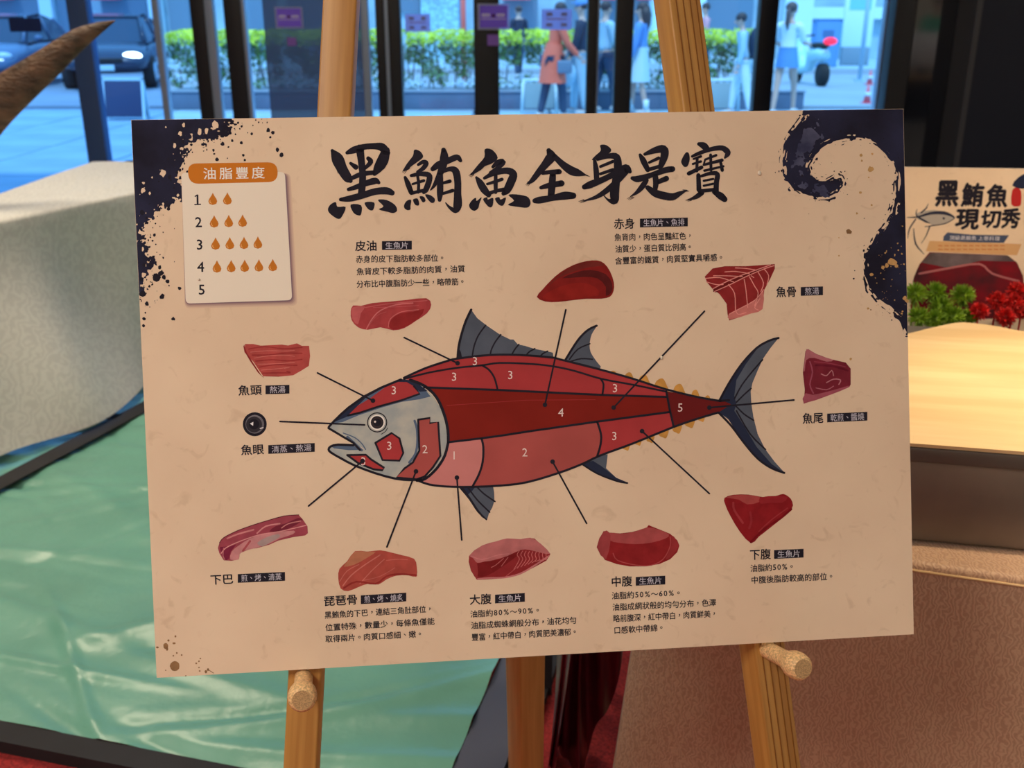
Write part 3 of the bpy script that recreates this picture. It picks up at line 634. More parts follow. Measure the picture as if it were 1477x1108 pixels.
for pl_ in (((583, 487), (660, 524)), ((458, 538), (538, 578)), ((404, 608), (526, 613)), ((816, 447), (786, 584)), ((1016, 449), (885, 588)), ((1145, 577), (1023, 588)), ((1023, 712), (926, 622)), ((846, 755), (797, 666)), ((666, 779), (659, 689)), ((558, 789), (600, 680)), ((445, 730), (523, 665))):
    q = A(); q.line(pl_, 2.4, K, 6); 
    if pl_[1][0] != 526: q.disc(*pl_[1], 3.4, K, 6.1)
    q.build('pointer_line', board)

# --- the cuts of meat
def ic(c): return mat('meat_print', ink(c), .7, var=(70, .12))
meats = []
def meat(base, outline, extras, sm=2):
    q = A(); bm_ = ic(base); q.poly(outline, bm_, 2, sm); k = 2.3; cache = {}
    for e in extras:
        kind, c, pts = e[0], e[1], e[2]; k += .12
        m_ = cache.setdefault(c, ic(c))
        if kind == 'p': q.poly(pts, m_, k, 2)
        else: q.line(pts, e[3], m_, k, sm=3)
    q.build('meat_picture', board, e_label.pop(0))
e_label = ['red streaked skin side cut picture', 'dark red teardrop loin cut picture', 'boned cut picture with pale ribs', 'purple red tail cut picture', 'head meat cut picture', 'long marbled jaw cut picture', 'orange red collar cut picture', 'fatty belly block picture', 'curved middle belly picture', 'red triangular lower belly picture']
g = lambda ox, oy, s, pts: [(ox + p[0] / s, oy + p[1] / s) + tuple(p[2:]) for p in pts]
z = lambda pts: g(490, 330, 4.923, pts)
meat((146, 52, 50), z([(95, 545), (150, 548), (230, 528), (350, 518), (480, 505), (615, 493), (650, 540), (620, 600), (540, 655), (460, 705), (380, 722), (290, 700), (200, 718), (130, 700), (85, 650), (78, 590)]),
 [('p', (124, 34, 32), z([(350, 690), (370, 640), (430, 600), (520, 590), (600, 570), (560, 640), (460, 700), (380, 716)])), ('p', (166, 76, 72), z([(90, 560), (180, 552), (150, 600), (130, 680), (90, 640)])),
  ('l', (176, 92, 86), z([(190, 712), (230, 640), (290, 580), (400, 540), (520, 528)]), 1.6), ('l', (172, 84, 78), z([(345, 700), (360, 640), (440, 590), (560, 575)]), 1.2), ('l', (168, 78, 74), z([(180, 560), (330, 535), (500, 520), (620, 510)]), 1.2), ('l', (164, 72, 70), z([(240, 560), (400, 555), (560, 545)]), .8), ('l', (160, 70, 66), z([(200, 700), (260, 620), (330, 590)]), .8)])
z = lambda pts: g(760, 300, 4.923, pts)
meat((112, 26, 22), z([(70, 632), (110, 580), (170, 515), (240, 455), (330, 405), (420, 378), (500, 373), (550, 395), (590, 450), (618, 530), (615, 590), (590, 630), (530, 645), (430, 645), (330, 655), (220, 668), (130, 665)]),
 [('p', (74, 22, 20), z([(250, 500), (340, 460), (450, 440), (560, 470), (605, 540), (600, 600), (560, 625), (560, 560), (500, 500), (400, 490)])), ('p', (96, 32, 26), z([(330, 410), (430, 382), (520, 385), (545, 410), (450, 420), (340, 450), (220, 500), (150, 560), (200, 500)])), ('p', (122, 28, 22), z([(110, 630), (230, 560), (380, 530), (480, 560), (510, 620), (300, 648), (160, 655)]))])
z = lambda pts: g(1000, 360, 3.957, pts)
fl = [('p', (176, 96, 84), z([(205, 365), (290, 325), (370, 280), (400, 235), (395, 340), (330, 365), (210, 400)])), ('p', (92, 22, 20), z([(115, 225), (200, 180), (300, 140), (400, 100), (400, 112), (300, 155), (210, 200), (130, 245)]))]
for s_ in ([(70, 165), (150, 160), (230, 185)], [(75, 185), (130, 200), (170, 200)], [(115, 150), (190, 150), (280, 155)], [(180, 128), (240, 125), (320, 138)], [(240, 105), (300, 108), (360, 118)], [(200, 200), (235, 250), (240, 340)], [(290, 170), (300, 230), (310, 330)], [(320, 155), (350, 210), (370, 250), (350, 320)], [(370, 130), (400, 190), (385, 240)], [(405, 112), (430, 150), (420, 200)], [(120, 240), (210, 200), (300, 155), (400, 112), (460, 92)], [(110, 225), (200, 178), (300, 138), (440, 88)], [(330, 150), (345, 160)], [(205, 370), (240, 350), (350, 290), (400, 230)], [(240, 340), (255, 370), (300, 360)], [(380, 280), (350, 330), (370, 345)]):
    fl.append(('l', (196, 118, 104), z(s_), 1.3))
meat((124, 34, 32), z([(65, 155), (110, 108), (180, 95), (300, 95), (400, 88), (465, 83), (465, 110), (440, 165), (405, 230), (395, 340), (300, 375), (205, 405), (195, 370), (190, 310), (150, 255), (110, 225), (80, 190)]), fl, 1)
meat((104, 30, 38), z([(655, 568), (700, 595), (780, 625), (870, 645), (898, 680), (898, 770), (890, 785), (790, 825), (720, 850), (630, 880), (636, 800), (625, 700), (640, 580)]),
 [('p', (152, 84, 84), z([(655, 570), (720, 605), (800, 630), (760, 640), (690, 618), (645, 630), (636, 690), (628, 690), (642, 585)])), ('p', (140, 66, 72), z([(630, 878), (640, 820), (680, 830), (790, 805), (885, 778), (880, 790), (780, 830)])),
  ('l', (134, 60, 70), z([(665, 640), (680, 700), (665, 770), (685, 820)]), 2), ('l', (164, 100, 100), z([(730, 710), (760, 720), (790, 690), (800, 720)]), 1.4), ('l', (160, 96, 98), z([(760, 760), (800, 740), (840, 745), (830, 770)]), 1.6), ('l', (150, 80, 86), z([(700, 790), (760, 800), (800, 780)]), 1.4), ('l', (128, 48, 58), z([(690, 640), (780, 650), (870, 670)]), 1.2), ('l', (90, 22, 32), z([(700, 660), (790, 665), (880, 690)]), 3)], 1)
z = lambda pts: g(320, 480, 5.539, pts)
ex = [('p', (120, 36, 34), z([(180, 95), (200, 160), (320, 345), (330, 350), (290, 320), (180, 150)]))]
for i in range(9):
    y0 = 115 + i * 24; x0 = 215 + i * 14; ex.append(('l', ((176, 92, 80) if i % 2 else (134, 44, 40)), z([(x0, y0 + 16), (x0 + 130, y0 - 4 + (i % 3) * 9), ((x0 + 690) / 2 + 40, y0 + 14 - (i % 4) * 7), (640 - max(0, i - 5) * 40 - (i % 2) * 60, y0 + 2)]), .9 if i % 2 else 1.8))
meat((154, 62, 54), z([(185, 90), (250, 90), (310, 103), (480, 95), (530, 102), (600, 85), (640, 105), (697, 105), (705, 185), (695, 265), (640, 300), (570, 340), (450, 352), (330, 348), (250, 230), (180, 155)]), ex, 1)
z = lambda pts: g(290, 720, 7.917, pts)
meat((136, 56, 62), z([(1115, 180), (1160, 230), (1215, 310), (1220, 390), (1190, 415), (1050, 435), (880, 475), (780, 520), (640, 560), (560, 570), (440, 620), (430, 690), (350, 705), (260, 700), (210, 620), (192, 560), (210, 500), (260, 440), (400, 370), (560, 310), (750, 250), (950, 195)]),
 [('p', (170, 106, 100), z([(335, 690), (350, 600), (430, 530), (560, 450), (700, 405), (850, 380), (1060, 360), (1050, 400), (900, 450), (780, 510), (620, 560), (500, 590), (440, 630), (430, 690)])), ('p', (148, 118, 108), z([(640, 500), (760, 430), (880, 400), (900, 430), (800, 490), (700, 540)])), ('p', (104, 30, 46), z([(215, 560), (240, 545), (330, 540), (400, 520), (340, 600), (320, 680), (260, 690)])),
  ('p', (104, 34, 44), z([(780, 370), (850, 310), (960, 280), (1110, 215), (1160, 240), (1040, 320), (900, 370)])), ('l', (84, 30, 36), z([(210, 500), (260, 440), (400, 368), (560, 308), (750, 248), (950, 193), (1115, 180)]), 1.1), ('l', (184, 116, 108), z([(230, 620), (280, 560), (400, 500), (560, 440), (700, 400), (900, 370), (1200, 300)]), 1.4),
  ('l', (176, 104, 98), z([(300, 450), (420, 400), (600, 350)]), 2.4), ('l', (180, 110, 104), z([(640, 390), (740, 310), (900, 280)]), 2), ('l', (178, 108, 100), z([(920, 330), (1000, 280), (1140, 250)]), 1.4), ('l', (166, 90, 90), z([(260, 560), (250, 640), (270, 690)]), 1.4), ('l', (150, 66, 66), z([(480, 590), (560, 480)]), 3)], 1)
z = lambda pts: g(450, 770, 6.52, pts)
meat((150, 62, 50), z([(405, 163), (520, 168), (640, 155), (740, 175), (840, 200), (960, 235), (985, 310), (982, 405), (900, 390), (790, 395), (700, 430), (625, 478), (530, 470), (440, 500), (340, 540), (270, 515), (247, 420), (258, 330), (330, 260)]),
 [('p', (158, 94, 66), z([(405, 168), (520, 172), (600, 170), (520, 225), (400, 290), (300, 310), (340, 255)])), ('l', (172, 92, 78), z([(290, 490), (370, 390), (500, 290), (640, 200)]), 1.6), ('l', (168, 88, 74), z([(260, 450), (330, 350), (440, 290)]), 1.2), ('l', (170, 90, 76), z([(450, 470), (560, 350), (680, 240)]), 1.2), ('l', (166, 84, 72), z([(700, 250), (820, 240), (900, 245)]), 1), ('l', (128, 40, 34), z([(300, 510), (420, 450), (600, 470), (700, 400), (820, 380), (980, 390)]), 2.6), ('l', (164, 82, 70), z([(480, 440), (640, 400), (780, 320)]), 1)])
z = lambda pts: g(650, 760, 6.155, pts)
ex = [('p', (160, 88, 82), z([(165, 255), (280, 165), (400, 130), (500, 103), (620, 110), (710, 97), (800, 150), (885, 240), (800, 230), (700, 205), (620, 205), (500, 260), (380, 295), (240, 320)])), ('p', (104, 24, 24), z([(235, 325), (380, 300), (500, 262), (610, 212), (600, 250), (450, 360), (330, 430), (240, 440)])), ('l', (170, 96, 90), z([(235, 465), (330, 455), (480, 450), (620, 415), (750, 340), (870, 260)]), 2.4), ('l', (172, 100, 94), z([(180, 260), (280, 290), (420, 250), (520, 240)]), 1.4), ('p', (132, 44, 42), z([(162, 260), (235, 325), (235, 465), (180, 380)]))]
for i in range(9): x0 = 600 + i * 30; ex.append(('l', (172, 88, 82), z([(x0 + 10, 212 + i * 2), (x0 - 10 + i * 2, 250), (x0 + 10, 290), (x0 - 40 + i * 2, 380 - i * 12)]), 1))
ex += [('l', (168, 86, 80), z([(470, 280), (400, 340), (360, 360)]), .9), ('l', (168, 86, 80), z([(510, 270), (450, 350)]), .9), ('l', (160, 70, 66), z([(600, 350), (490, 440)]), .9)]
meat((122, 34, 34), z([(165, 255), (280, 168), (400, 130), (500, 103), (620, 110), (700, 97), (745, 105), (820, 170), (886, 240), (850, 300), (740, 360), (620, 420), (450, 460), (233, 472), (180, 390), (160, 310)]), ex, 1)
z = lambda pts: g(850, 740, 5.833, pts)
meat((122, 28, 28), z([(120, 152), (170, 165), (260, 172), (360, 160), (440, 138), (485, 120), (498, 102), (580, 135), (680, 175), (740, 230), (758, 275), (740, 330), (680, 390), (590, 430), (470, 450), (340, 450), (230, 430), (130, 395), (62, 288), (90, 210)]),
 [('p', (146, 62, 58), z([(170, 165), (260, 175), (380, 158), (485, 122), (580, 140), (670, 180), (640, 215), (520, 250), (380, 262), (250, 250), (175, 232)])), ('p', (136, 52, 50), z([(120, 155), (168, 165), (178, 232), (140, 390), (62, 288)])), ('p', (130, 40, 38), z([(690, 185), (735, 230), (750, 280), (700, 360), (640, 390), (690, 280)])), ('l', (150, 60, 56), z([(200, 340), (240, 400), (400, 440), (520, 440), (620, 390), (680, 280), (680, 200)]), 1.4)], 1)
z = lambda pts: g(1030, 690, 6.52, pts)
meat((122, 24, 26), z([(97, 185), (180, 155), (320, 153), (430, 172), (520, 178), (600, 160), (650, 147), (700, 172), (735, 220), (725, 300), (560, 440), (420, 550), (348, 612), (240, 500), (150, 350), (105, 250)]),
 [('p', (146, 58, 52), z([(110, 180), (200, 160), (320, 158), (430, 178), (420, 225), (310, 245), (230, 200)])), ('l', (142, 46, 46), z([(180, 230), (190, 300), (270, 420)]), 3), ('l', (104, 16, 20), z([(345, 600), (480, 470), (620, 380), (725, 290)]), 3.2), ('l', (138, 42, 42), z([(420, 500), (540, 390), (690, 280)]), 1.6), ('p', (132, 32, 34), z([(430, 180), (600, 165), (690, 180), (640, 230), (520, 230), (440, 240)])), ('l', (132, 36, 38), z([(340, 320), (350, 400), (330, 470)]), 3)])
def eyepic(q):
    x, y = 367.5, 612; q.disc(x, y, 17.3, K, 2, 28); q.disc(x, y, 13.5, mat('eye_grey_print', ink((92, 82, 82)), .7), 2.2, 24); q.disc(x - 1, y + .5, 11.5, mat('eye_dark_print', ink((46, 40, 42)), .7), 2.4, 24); q.disc(x - 1, y, 7.5, K, 2.6, 20)
    q.poly([(x - 7, y - 1), (x - 2, y - 3.4), (x - 2.4, y + 2.4)], mat('eye_glint_print', ink((200, 184, 176)), .7), 2.8); q.line([(x + 8, y + 6), (x + 12, y + 5)], 1.6, mat('eye_glint_print', ink((190, 170, 160)), .7), 2.8)
    q.line([(x - 9, y - 9, .8), (x, y - 12.6, 2), (x + 9, y - 9, .8)], 0, mat('eye_grey_print', ink((112, 100, 98)), .7), 2.9, sm=3)
q = A(); eyepic(q); q.build('meat_picture', board, 'round black fish eye picture')
# ------------------------------------------------------------------ room shell
def struct(mb, name, parent=None, kind='structure', **k): return mb.build(name, parent, kind=None if parent else kind, **k)
FY = 8.3                                           # glass front
wallm = mat('warm_plaster', (0.62, 0.56, 0.48), .8); ceilm = mat('ceiling_paint', (0.55, 0.53, 0.50), .8)
floorm = mat('grey_stone_floor', (0.16, 0.155, 0.15), .35, var=(3, .15)); darkp = mat('dark_lacquer', (0.012, 0.014, 0.022), .06, spec=1.0)
navyp = mat('navy_wall_panel', (0.010, 0.013, 0.028), .45, spec=.3); postm = mat('dark_bronze_frame', (0.016, 0.016, 0.020), .4, spec=.4)
postb = mat('blue_black_frame', (0.05, 0.10, 0.24), .5); silver = mat('brushed_silver_trim', (0.34, 0.42, 0.55), .3, metal=.3)
def slab(name, c, d, m, **k): b = MB(); b.box(c, d, m); return struct(b, name, **k)
slab('floor', (0, 2.2, -.03), (15, 12.4, .06), floorm)
slab('ceiling', (0, 2.2, 3.43), (15, 12.4, .1), ceilm)
slab('wall_back', (0, -4.05, 1.7), (15, .1, 3.4), wallm)
slab('wall_left', (-7.5, 2.2, 1.7), (.1, 12.4, 3.4), wallm)
slab('wall_right', (7.5, 2.2, 1.7), (.1, 12.4, 3.4), wallm)
# dark panels to the right of the doors
PX = 6.2
x_a = atY(1279, 80, PX).x; x_b = atY(1309, 80, PX).x; x_c = atY(1381, 80, PX).x
wr = empty('wall_front_right', (0, 0, 0), kind='structure')
b = MB(); b.box(((x_a + x_b) / 2, PX, 1.69), (x_b - x_a, .12, 3.38), postm, bev=.006); b.build('door_jamb', wr)
b = MB(); b.box(((x_b + x_c) / 2, PX + .03, 1.69), (x_c - x_b, .04, 3.38), darkp); b.build('glossy_panel', wr)
b = MB(); b.box(((x_c + 7.4) / 2, PX - .1, 1.69), (7.4 - x_c, .25, 3.38), navyp); b.build('navy_panel', wr)
b = MB(); b.box((x_c - .012, PX - .1, 1.69), (.03, .27, 3.38), mat('panel_edge_trim', (.05, .05, .06), .35)); b.build('edge_trim', wr)
q0_, q1_ = (x_a + .02, PX + .06), (atY(1282, 80, FY).x, FY - .06)
b = MB(); b.add([(q0_[0], q0_[1], 0), (q1_[0], q1_[1], 0), (q1_[0] + .12, q1_[1], 0), (q0_[0] + .12, q0_[1], 0), (q0_[0], q0_[1], 3.38), (q1_[0], q1_[1], 3.38), (q1_[0] + .12, q1_[1], 3.38), (q0_[0] + .12, q0_[1], 3.38)], [(0, 1, 5, 4), (1, 2, 6, 5), (2, 3, 7, 6), (3, 0, 4, 7)], navyp); b.build('return_panel', wr)

# glass front
win = empty('window_1', (0, FY, 0), kind='structure')
def post(xa, xb, m, name='mullion', y=0.0, th=.12, z1=3.38):
    XA, XB = atY(xa, 80, FY).x, atY(xb, 80, FY).x; b = MB(); b.box(((XA + XB) / 2, y, z1 / 2), (XB - XA, th, z1), m, bev=.004); return b.build(name, win)
for xa, xb, m, nm in ((-330, -290, postb, 'mullion'), (-130, -95, postb, 'mullion'), (110, 138, postb, 'mullion'), (229, 238, silver, 'trim'), (284, 303, postm, 'mullion'), (303, 315, silver, 'trim'), (331, 355, postm, 'mullion'), (355, 360, silver, 'trim'),
                      (524, 534, silver, 'trim'), (545, 557, postm, 'mullion'), (557, 563, silver, 'trim'), (563, 580, postm, 'mullion'), (684, 720, postm, 'mullion'), (846, 860, postm, 'mullion'), (860, 863, silver, 'trim'), (886, 911, postm, 'mullion'),
                      (1089, 1115, postm, 'mullion'), (1268, 1276, silver, 'trim'), (1276, 1330, postm, 'mullion')):
    post(xa, xb, m, nm, th=.12 if nm == 'mullion' else .09)
clearg = glass('clear_glass', (.93, .96, .98)); tintg = glass('blue_tinted_glass', (.55, .68, .84)); 
def film(name, col, k, rough=.25):
    m = mat(name, col, rough, spec=.6); N = m.node_tree.nodes; L = m.node_tree.links; t = N.new('ShaderNodeBsdfTransparent'); mx = N.new('ShaderNodeMixShader'); mx.inputs[0].default_value = k
    L.new(t.outputs[0], mx.inputs[1]); L.new(N['Principled BSDF'].outputs[0], mx.inputs[2]); L.new(mx.outputs[0], N['Material Output'].inputs[0]); return m
def paperback(name, col):
    m = bpy.data.materials.new(name); m.use_nodes = True; N = m.node_tree.nodes; L = m.node_tree.links; N.remove(N['Principled BSDF'])
    d = N.new('ShaderNodeBsdfDiffuse'); d.inputs[0].default_value = (*col, 1); t = N.new('ShaderNodeBsdfTranslucent'); t.inputs[0].default_value = (*col, 1); mx = N.new('ShaderNodeMixShader'); mx.inputs[0].default_value = .5
    L.new(d.outputs[0], mx.inputs[1]); L.new(t.outputs[0], mx.inputs[2]); L.new(mx.outputs[0], N['Material Output'].inputs[0]); return m
darkg = film('dark_blue_filmed_glass', (.055, .13, .36), .93)
for xa, xb, g_ in ((-330, -110, tintg), (-95, 110, tintg), (138, 229, tintg), (238, 284, clearg), (315, 331, clearg), (366, 384, clearg), (384, 524, darkg), (534, 545, clearg), (580, 684, clearg), (720, 846, clearg), (863, 886, clearg), (911, 1089, clearg), (1115, 1268, clearg)):
    XA, XB = atY(xa, 80, FY).x, atY(xb, 80, FY).x; b = MB(); b.add([(XA, 0, 0.0), (XB, 0, 0.0), (XB, 0, 3.38), (XA, 0, 3.38)], [(0, 1, 2, 3)], g_); b.build('glass_pane', win)
XL, XR = atY(-420, 80, FY).x, atY(-330, 80, FY).x
b = MB(); b.box(((-7.5 + XR) / 2, 0, 1.69), (XR + 7.5, .12, 3.38), wallm); b.build('end_panel', win)
b = MB(); b.box((0, 0, .01), (14.9, .14, .02), silver); b.build('threshold', win)

# signs on the doors
purple = mat('purple_poster', (0.24, 0.13, 0.95), .6); purw = mat('pale_sign_letters', (.85, .80, 1.0), .5); lilac = paperback('lilac_paper_back', (.62, .66, .90)); lil2 = mat('show_through_marks', (.30, .30, .52), .7)
def sign(px0, py0, px1, py1, m, lab, rows, cat='sign', border=None, Y=FY - .0665, grp=None, name='door_sign'):
    a = atY(px0, py1, Y); c = atY(px1, py0, Y); w_, h_2 = c.x - a.x, c.z - a.z
    r = empty(name, (a.x + w_ / 2, Y, a.z + h_2 / 2), lab, cat, grp)
    b = MB(); b.box((0, 0, 0), (w_, .006, h_2), border or m); b.build('sheet', r)
    if border: b = MB(); b.box((0, -.0035, 0), (w_ * .86, .002, h_2 * .84), m); b.build('purple_field', r)
    b = MB()
    for (x0, x1, z0, z1, mm) in rows: b.box(((x0 + x1) / 2 * w_, -.006, (z0 + z1) / 2 * h_2), ((x1 - x0) * w_, .002, (z1 - z0) * h_2), mm)
    if rows: b.build('print', r)
    return r
gl_ = []
for k in range(4): gl_.append((-.36 + k * .065, -.36 + k * .065 + .045, .0, .12, purw)); gl_.append((.1 + k * .065, .1 + k * .065 + .045, .0, .12, purw))
gl_ += [(-.4, .4, -.10, -.075, purw), (-.05, .04, -.02, .1, mat('sign_emblem_print', (.10, .03, .12), .5))]
sign(689, 5, 735, 43, purple, 'purple sign with white lettering taped to the middle dark door post', gl_, border=lilac)
sign(398, 10, 436, 41, purple, 'purple sign with white lettering on the dark blue glass pane', gl_, border=lilac, Y=FY - .004)
bk = [(-.34, -.14, .16, .34, lil2), (.14, .34, .16, .34, lil2), (-.34, .34, -.02, .06, mat('faint_sign_marks', (.46, .40, .72), .7)), (-.34, -.14, -.34, -.18, lil2), (.14, .34, -.34, -.18, lil2)]
sign(781, 13, 825, 43, lilac, 'back of a lilac sheet taped to the glass above the orange coat', bk, Y=FY + .004)
sign(585, 20, 620, 46, lilac, 'back of a lilac sheet on the glass beside the left easel leg', bk, Y=FY + .004)
sign(703, 50, 720, 66, mat('violet_sticker', (.26, .12, .55), .5), 'small violet sticker under the purple sign on the door post', [], 'sticker', name='sticker')
sign(415, 54, 427, 66, mat('violet_sticker', (.26, .12, .55), .5), 'small violet sticker under the sign on the dark glass pane', [], 'sticker', name='sticker', Y=FY - .004)
sign(15, 26, 58, 46, mat('navy_sign_print', (.03, .05, .16), .5), 'plain navy sheet on the far left window', [], name='window_sign', Y=FY - .004)

# ------------------------------------------------------------------ easel
def wood(name, c1, c2, axis='z', sc=1.0, rough=.45):
    m = bpy.data.materials.new(name); m.use_nodes = True; N = m.node_tree.nodes; L = m.node_tree.links; b = N['Principled BSDF']
    tc = N.new('ShaderNodeTexCoord'); mp_ = N.new('ShaderNodeMapping'); L.new(tc.outputs['Object'], mp_.inputs[0])
    s_ = {'x': (1.2, 34, 34), 'y': (34, 1.2, 34), 'z': (34, 34, 1.2)}[axis]; mp_.inputs['Scale'].default_value = tuple(k * sc for k in s_)
    n = N.new('ShaderNodeTexNoise'); n.inputs['Scale'].default_value = 2.2; n.inputs['Detail'].default_value = 5; L.new(mp_.outputs[0], n.inputs['Vector'])
    r = N.new('ShaderNodeValToRGB'); r.color_ramp.elements[0].position = .36; r.color_ramp.elements[1].position = .64
    r.color_ramp.elements[0].color = (*c1, 1); r.color_ramp.elements[1].color = (*c2, 1); L.new(n.outputs['Fac'], r.inputs[0]); L.new(r.outputs[0], b.inputs['Base Color'])
    b.inputs['Roughness'].default_value = rough
    bp = N.new('ShaderNodeBump'); bp.inputs['Strength'].default_value = .15; bp.inputs['Distance'].default_value = .001; L.new(n.outputs['Fac'], bp.inputs['Height']); L.new(bp.outputs[0], b.inputs['Normal'])
    return m
pine = wood('pine_leg', (.40, .185, .040), (.58, .31, .08)); pinel = wood('pale_pine', (.50, .26, .075), (.66, .38, .13))
# legs lie in a plane parallel to the board, just behind it
LP = Plane(B0 - BN * .008, BU, BN)
easel = empty('easel', mw=LP.mw, label='pine tripod easel holding up the tuna board', cat='easel')
def floor_hit(p, d): return (0 - p.z) / d.z
def leg(pt_top, pt_bot, wd, th, m, pre=0, tw=0):
    a = Vector((*LP.uv(*pt_top), 0)); b_2 = Vector((*LP.uv(*pt_bot), 0)); d = (b_2 - a).normalized()
    wa = LP.mw @ a; wb = LP.mw @ b_2; dd = (wb - wa).normalized()
    t1 = floor_hit(wa, dd); t0 = -.30
    side = Vector((-d.y, d.x, 0)); o = empty('tmp') if False else None
    b = MB(); L_ = t1 - t0 - .03
    b.box((0, 0, 0), (wd, th, L_), m, bev=.0025)
    if pre:                                            # shallow routed grooves down the face
        for gx in (-.30, -.08, .14, .34): b.box((gx * wd, -th / 2 - .0002, 0), (.0011, .0012, L_ - .03), mat('grain_line', (.24, .09, .016), .6))
    ob = b.build('leg', easel)
    c = a + d * ((t0 + t1) / 2); zax = -d; yax = Vector((0, 0, -1)); xax = yax.cross(zax)
    ob.matrix_local = Matrix(((xax.x, yax.x, zax.x, c.x), (xax.y, yax.y, zax.y, c.y), (xax.z, yax.z, zax.z, c.z - th / 2 - abs(tw) * wd * .5), (0, 0, 0, 1))) @ Matrix.Rotation(tw, 4, 'Z')
    return a, d, ob
la, ld, lo = leg((491, 0), (437, 1040), .0365, .024, pine, 0, R(-6))
ra, rd, ro = leg((985, 0), (1123, 1050), .0435, .030, pine, 1, R(22))
# pegs: turned, running out towards the viewer, the board resting on them
pegm = mat('beech_peg', (.78, .52, .25), .5, var=(420, .28, 2), bump=(400, .2, .0005))
pege = mat('peg_end_grain', (.50, .32, .15), .6, var=(700, .25, 2))
def peg(px, py, ax, px1, py1):
    p0 = Vector((*LP.uv(px, py), 0)); n = 18; prof = [(-.02, .0095), (.0, .0098), (.030, .0098), (.037, .0105), (.043, .0125), (.050, .0148), (.057, .0152), (.064, .0142), (.068, .0115), (.0685, .0102)]
    b = MB(); ax = Vector(ax).normalized(); b.tube([p0 + ax * t for t, _ in prof], [r for _, r in prof], pegm, n=20, cap=False)
    e = p0 + ax * .0685; r = .0102; u = ax.orthogonal().normalized(); v = ax.cross(u)
    b.add([e + (u * math.cos(2 * math.pi * k / 20) + v * math.sin(2 * math.pi * k / 20)) * r for k in range(20)], [tuple(range(20))], pege)
    return b.build('peg', easel)
peg(438, 978, (.10, -.02, 1), 0, 0)
peg(1110, 939, (.20, .0, 1), 0, 0)
# rear post and cross bars (hidden but for the foot)
def strut(p, q, wd, th, m, name, yaw=0):
    p, q = Vector(p), Vector(q); d = (q - p); L_ = d.length; d.normalize()
    xa = Vector((1, 0, 0)); xa = (xa - d * xa.dot(d)).normalized(); ya = d.cross(xa)
    if yaw: xa, ya = xa * math.cos(yaw) + ya * math.sin(yaw), ya * math.cos(yaw) - xa * math.sin(yaw)
    b = MB(); b.box((0, 0, 0), (wd, th, L_), m, bev=.002); ob = b.build(name)
    c = (p + q) / 2; mw = Matrix(((xa.x, ya.x, d.x, c.x), (xa.y, ya.y, d.y, c.y), (xa.z, ya.z, d.z, c.z), (0, 0, 0, 1)))
    ob.parent = easel; ob.matrix_local = LP.mw.inverted() @ mw; return ob
def legpt(a, d, h):
    wa = LP.mw @ a; dd = LP.mw.to_3x3() @ d; return wa + dd * ((h - wa.z) / dd.z)
for h in (1.16, 1.93):
    p, q = legpt(la, ld, h), legpt(ra, rd, h); strut(p - BN * .032, q - BN * .032, .02, .05, pine, 'crossbar')
mid = (legpt(la, ld, 1.16) + legpt(ra, rd, 1.16)) / 2
foot = atZ(762, 1310, 0.0); pm = atY(758, 1000, 1.33)
tp = atY(757, 830, 1.24); dirp = (pm - tp).normalized(); ft = tp + dirp * ((0 - tp.z) / dirp.z)
strut(tp, ft + Vector((0, 0, .012)), .050, .036, wood('rear_post_pine', (.38, .19, .045), (.50, .27, .08)), 'rear_post', yaw=R(-40))
strut(atY(757, 845, 1.22), (LP.mw @ Vector((*LP.uv(757, 845), 0))) - BN * .02, .03, .03, pine, 'spreader')

# ------------------------------------------------------------------ floor cloths on the left: tarp in a black frame
carpet = mat('red_carpet_pile', (.30, .022, .022), .95, var=(160, .35), bump=(300, .6, .004))
A_ = atZ(-420, 950, 0); C_ = atZ(628, 1172, 0); D_ = atZ(858, 600, 0); E_ = atZ(-500, 590, 0)
b = MB(); b.box((-1.9, 1.6, .004), (5.2, 7.4, .008), carpet); b.build('carpet', label='dark red carpet lying under the green sheet', cat='carpet')
blk = mat('black_frame_wood', (.012, .012, .015), .7, var=(8, .2)); slate = mat('slate_edge', (.085, .09, .12), .4)
pf = empty('tarp_platform', tuple((A_ + C_ + D_) / 3 * .0), 'low black framed platform lined with green plastic sheet', 'platform')
def bar(p, q, wd, h, m, name, out=0, z0=.008, par=pf):
    p = Vector((p.x, p.y, 0)); q = Vector((q.x, q.y, 0)); d = (q - p).normalized(); s_ = Vector((-d.y, d.x, 0)); o_ = s_ * out
    b = MB(); vs = [p + o_ - s_ * wd / 2, q + o_ - s_ * wd / 2, q + o_ + s_ * wd / 2, p + o_ + s_ * wd / 2]
    b.add([(v.x, v.y, z0) for v in vs] + [(v.x, v.y, z0 + h) for v in vs], [(3, 2, 1, 0), (4, 5, 6, 7)] + [(k, (k + 1) % 4, 4 + (k + 1) % 4, 4 + k) for k in range(4)], m)
    return b.build(name, par)
FH = .03
def lift(px, py): v = atZ(px, py, FH + .01); return v
g0, g1 = lift(-380, 965), lift(340, 1104); gd = (g1 - g0).normalized(); c0, c1 = lift(652, 1108), lift(716, 962); cd_ = (c1 - c0).normalized()
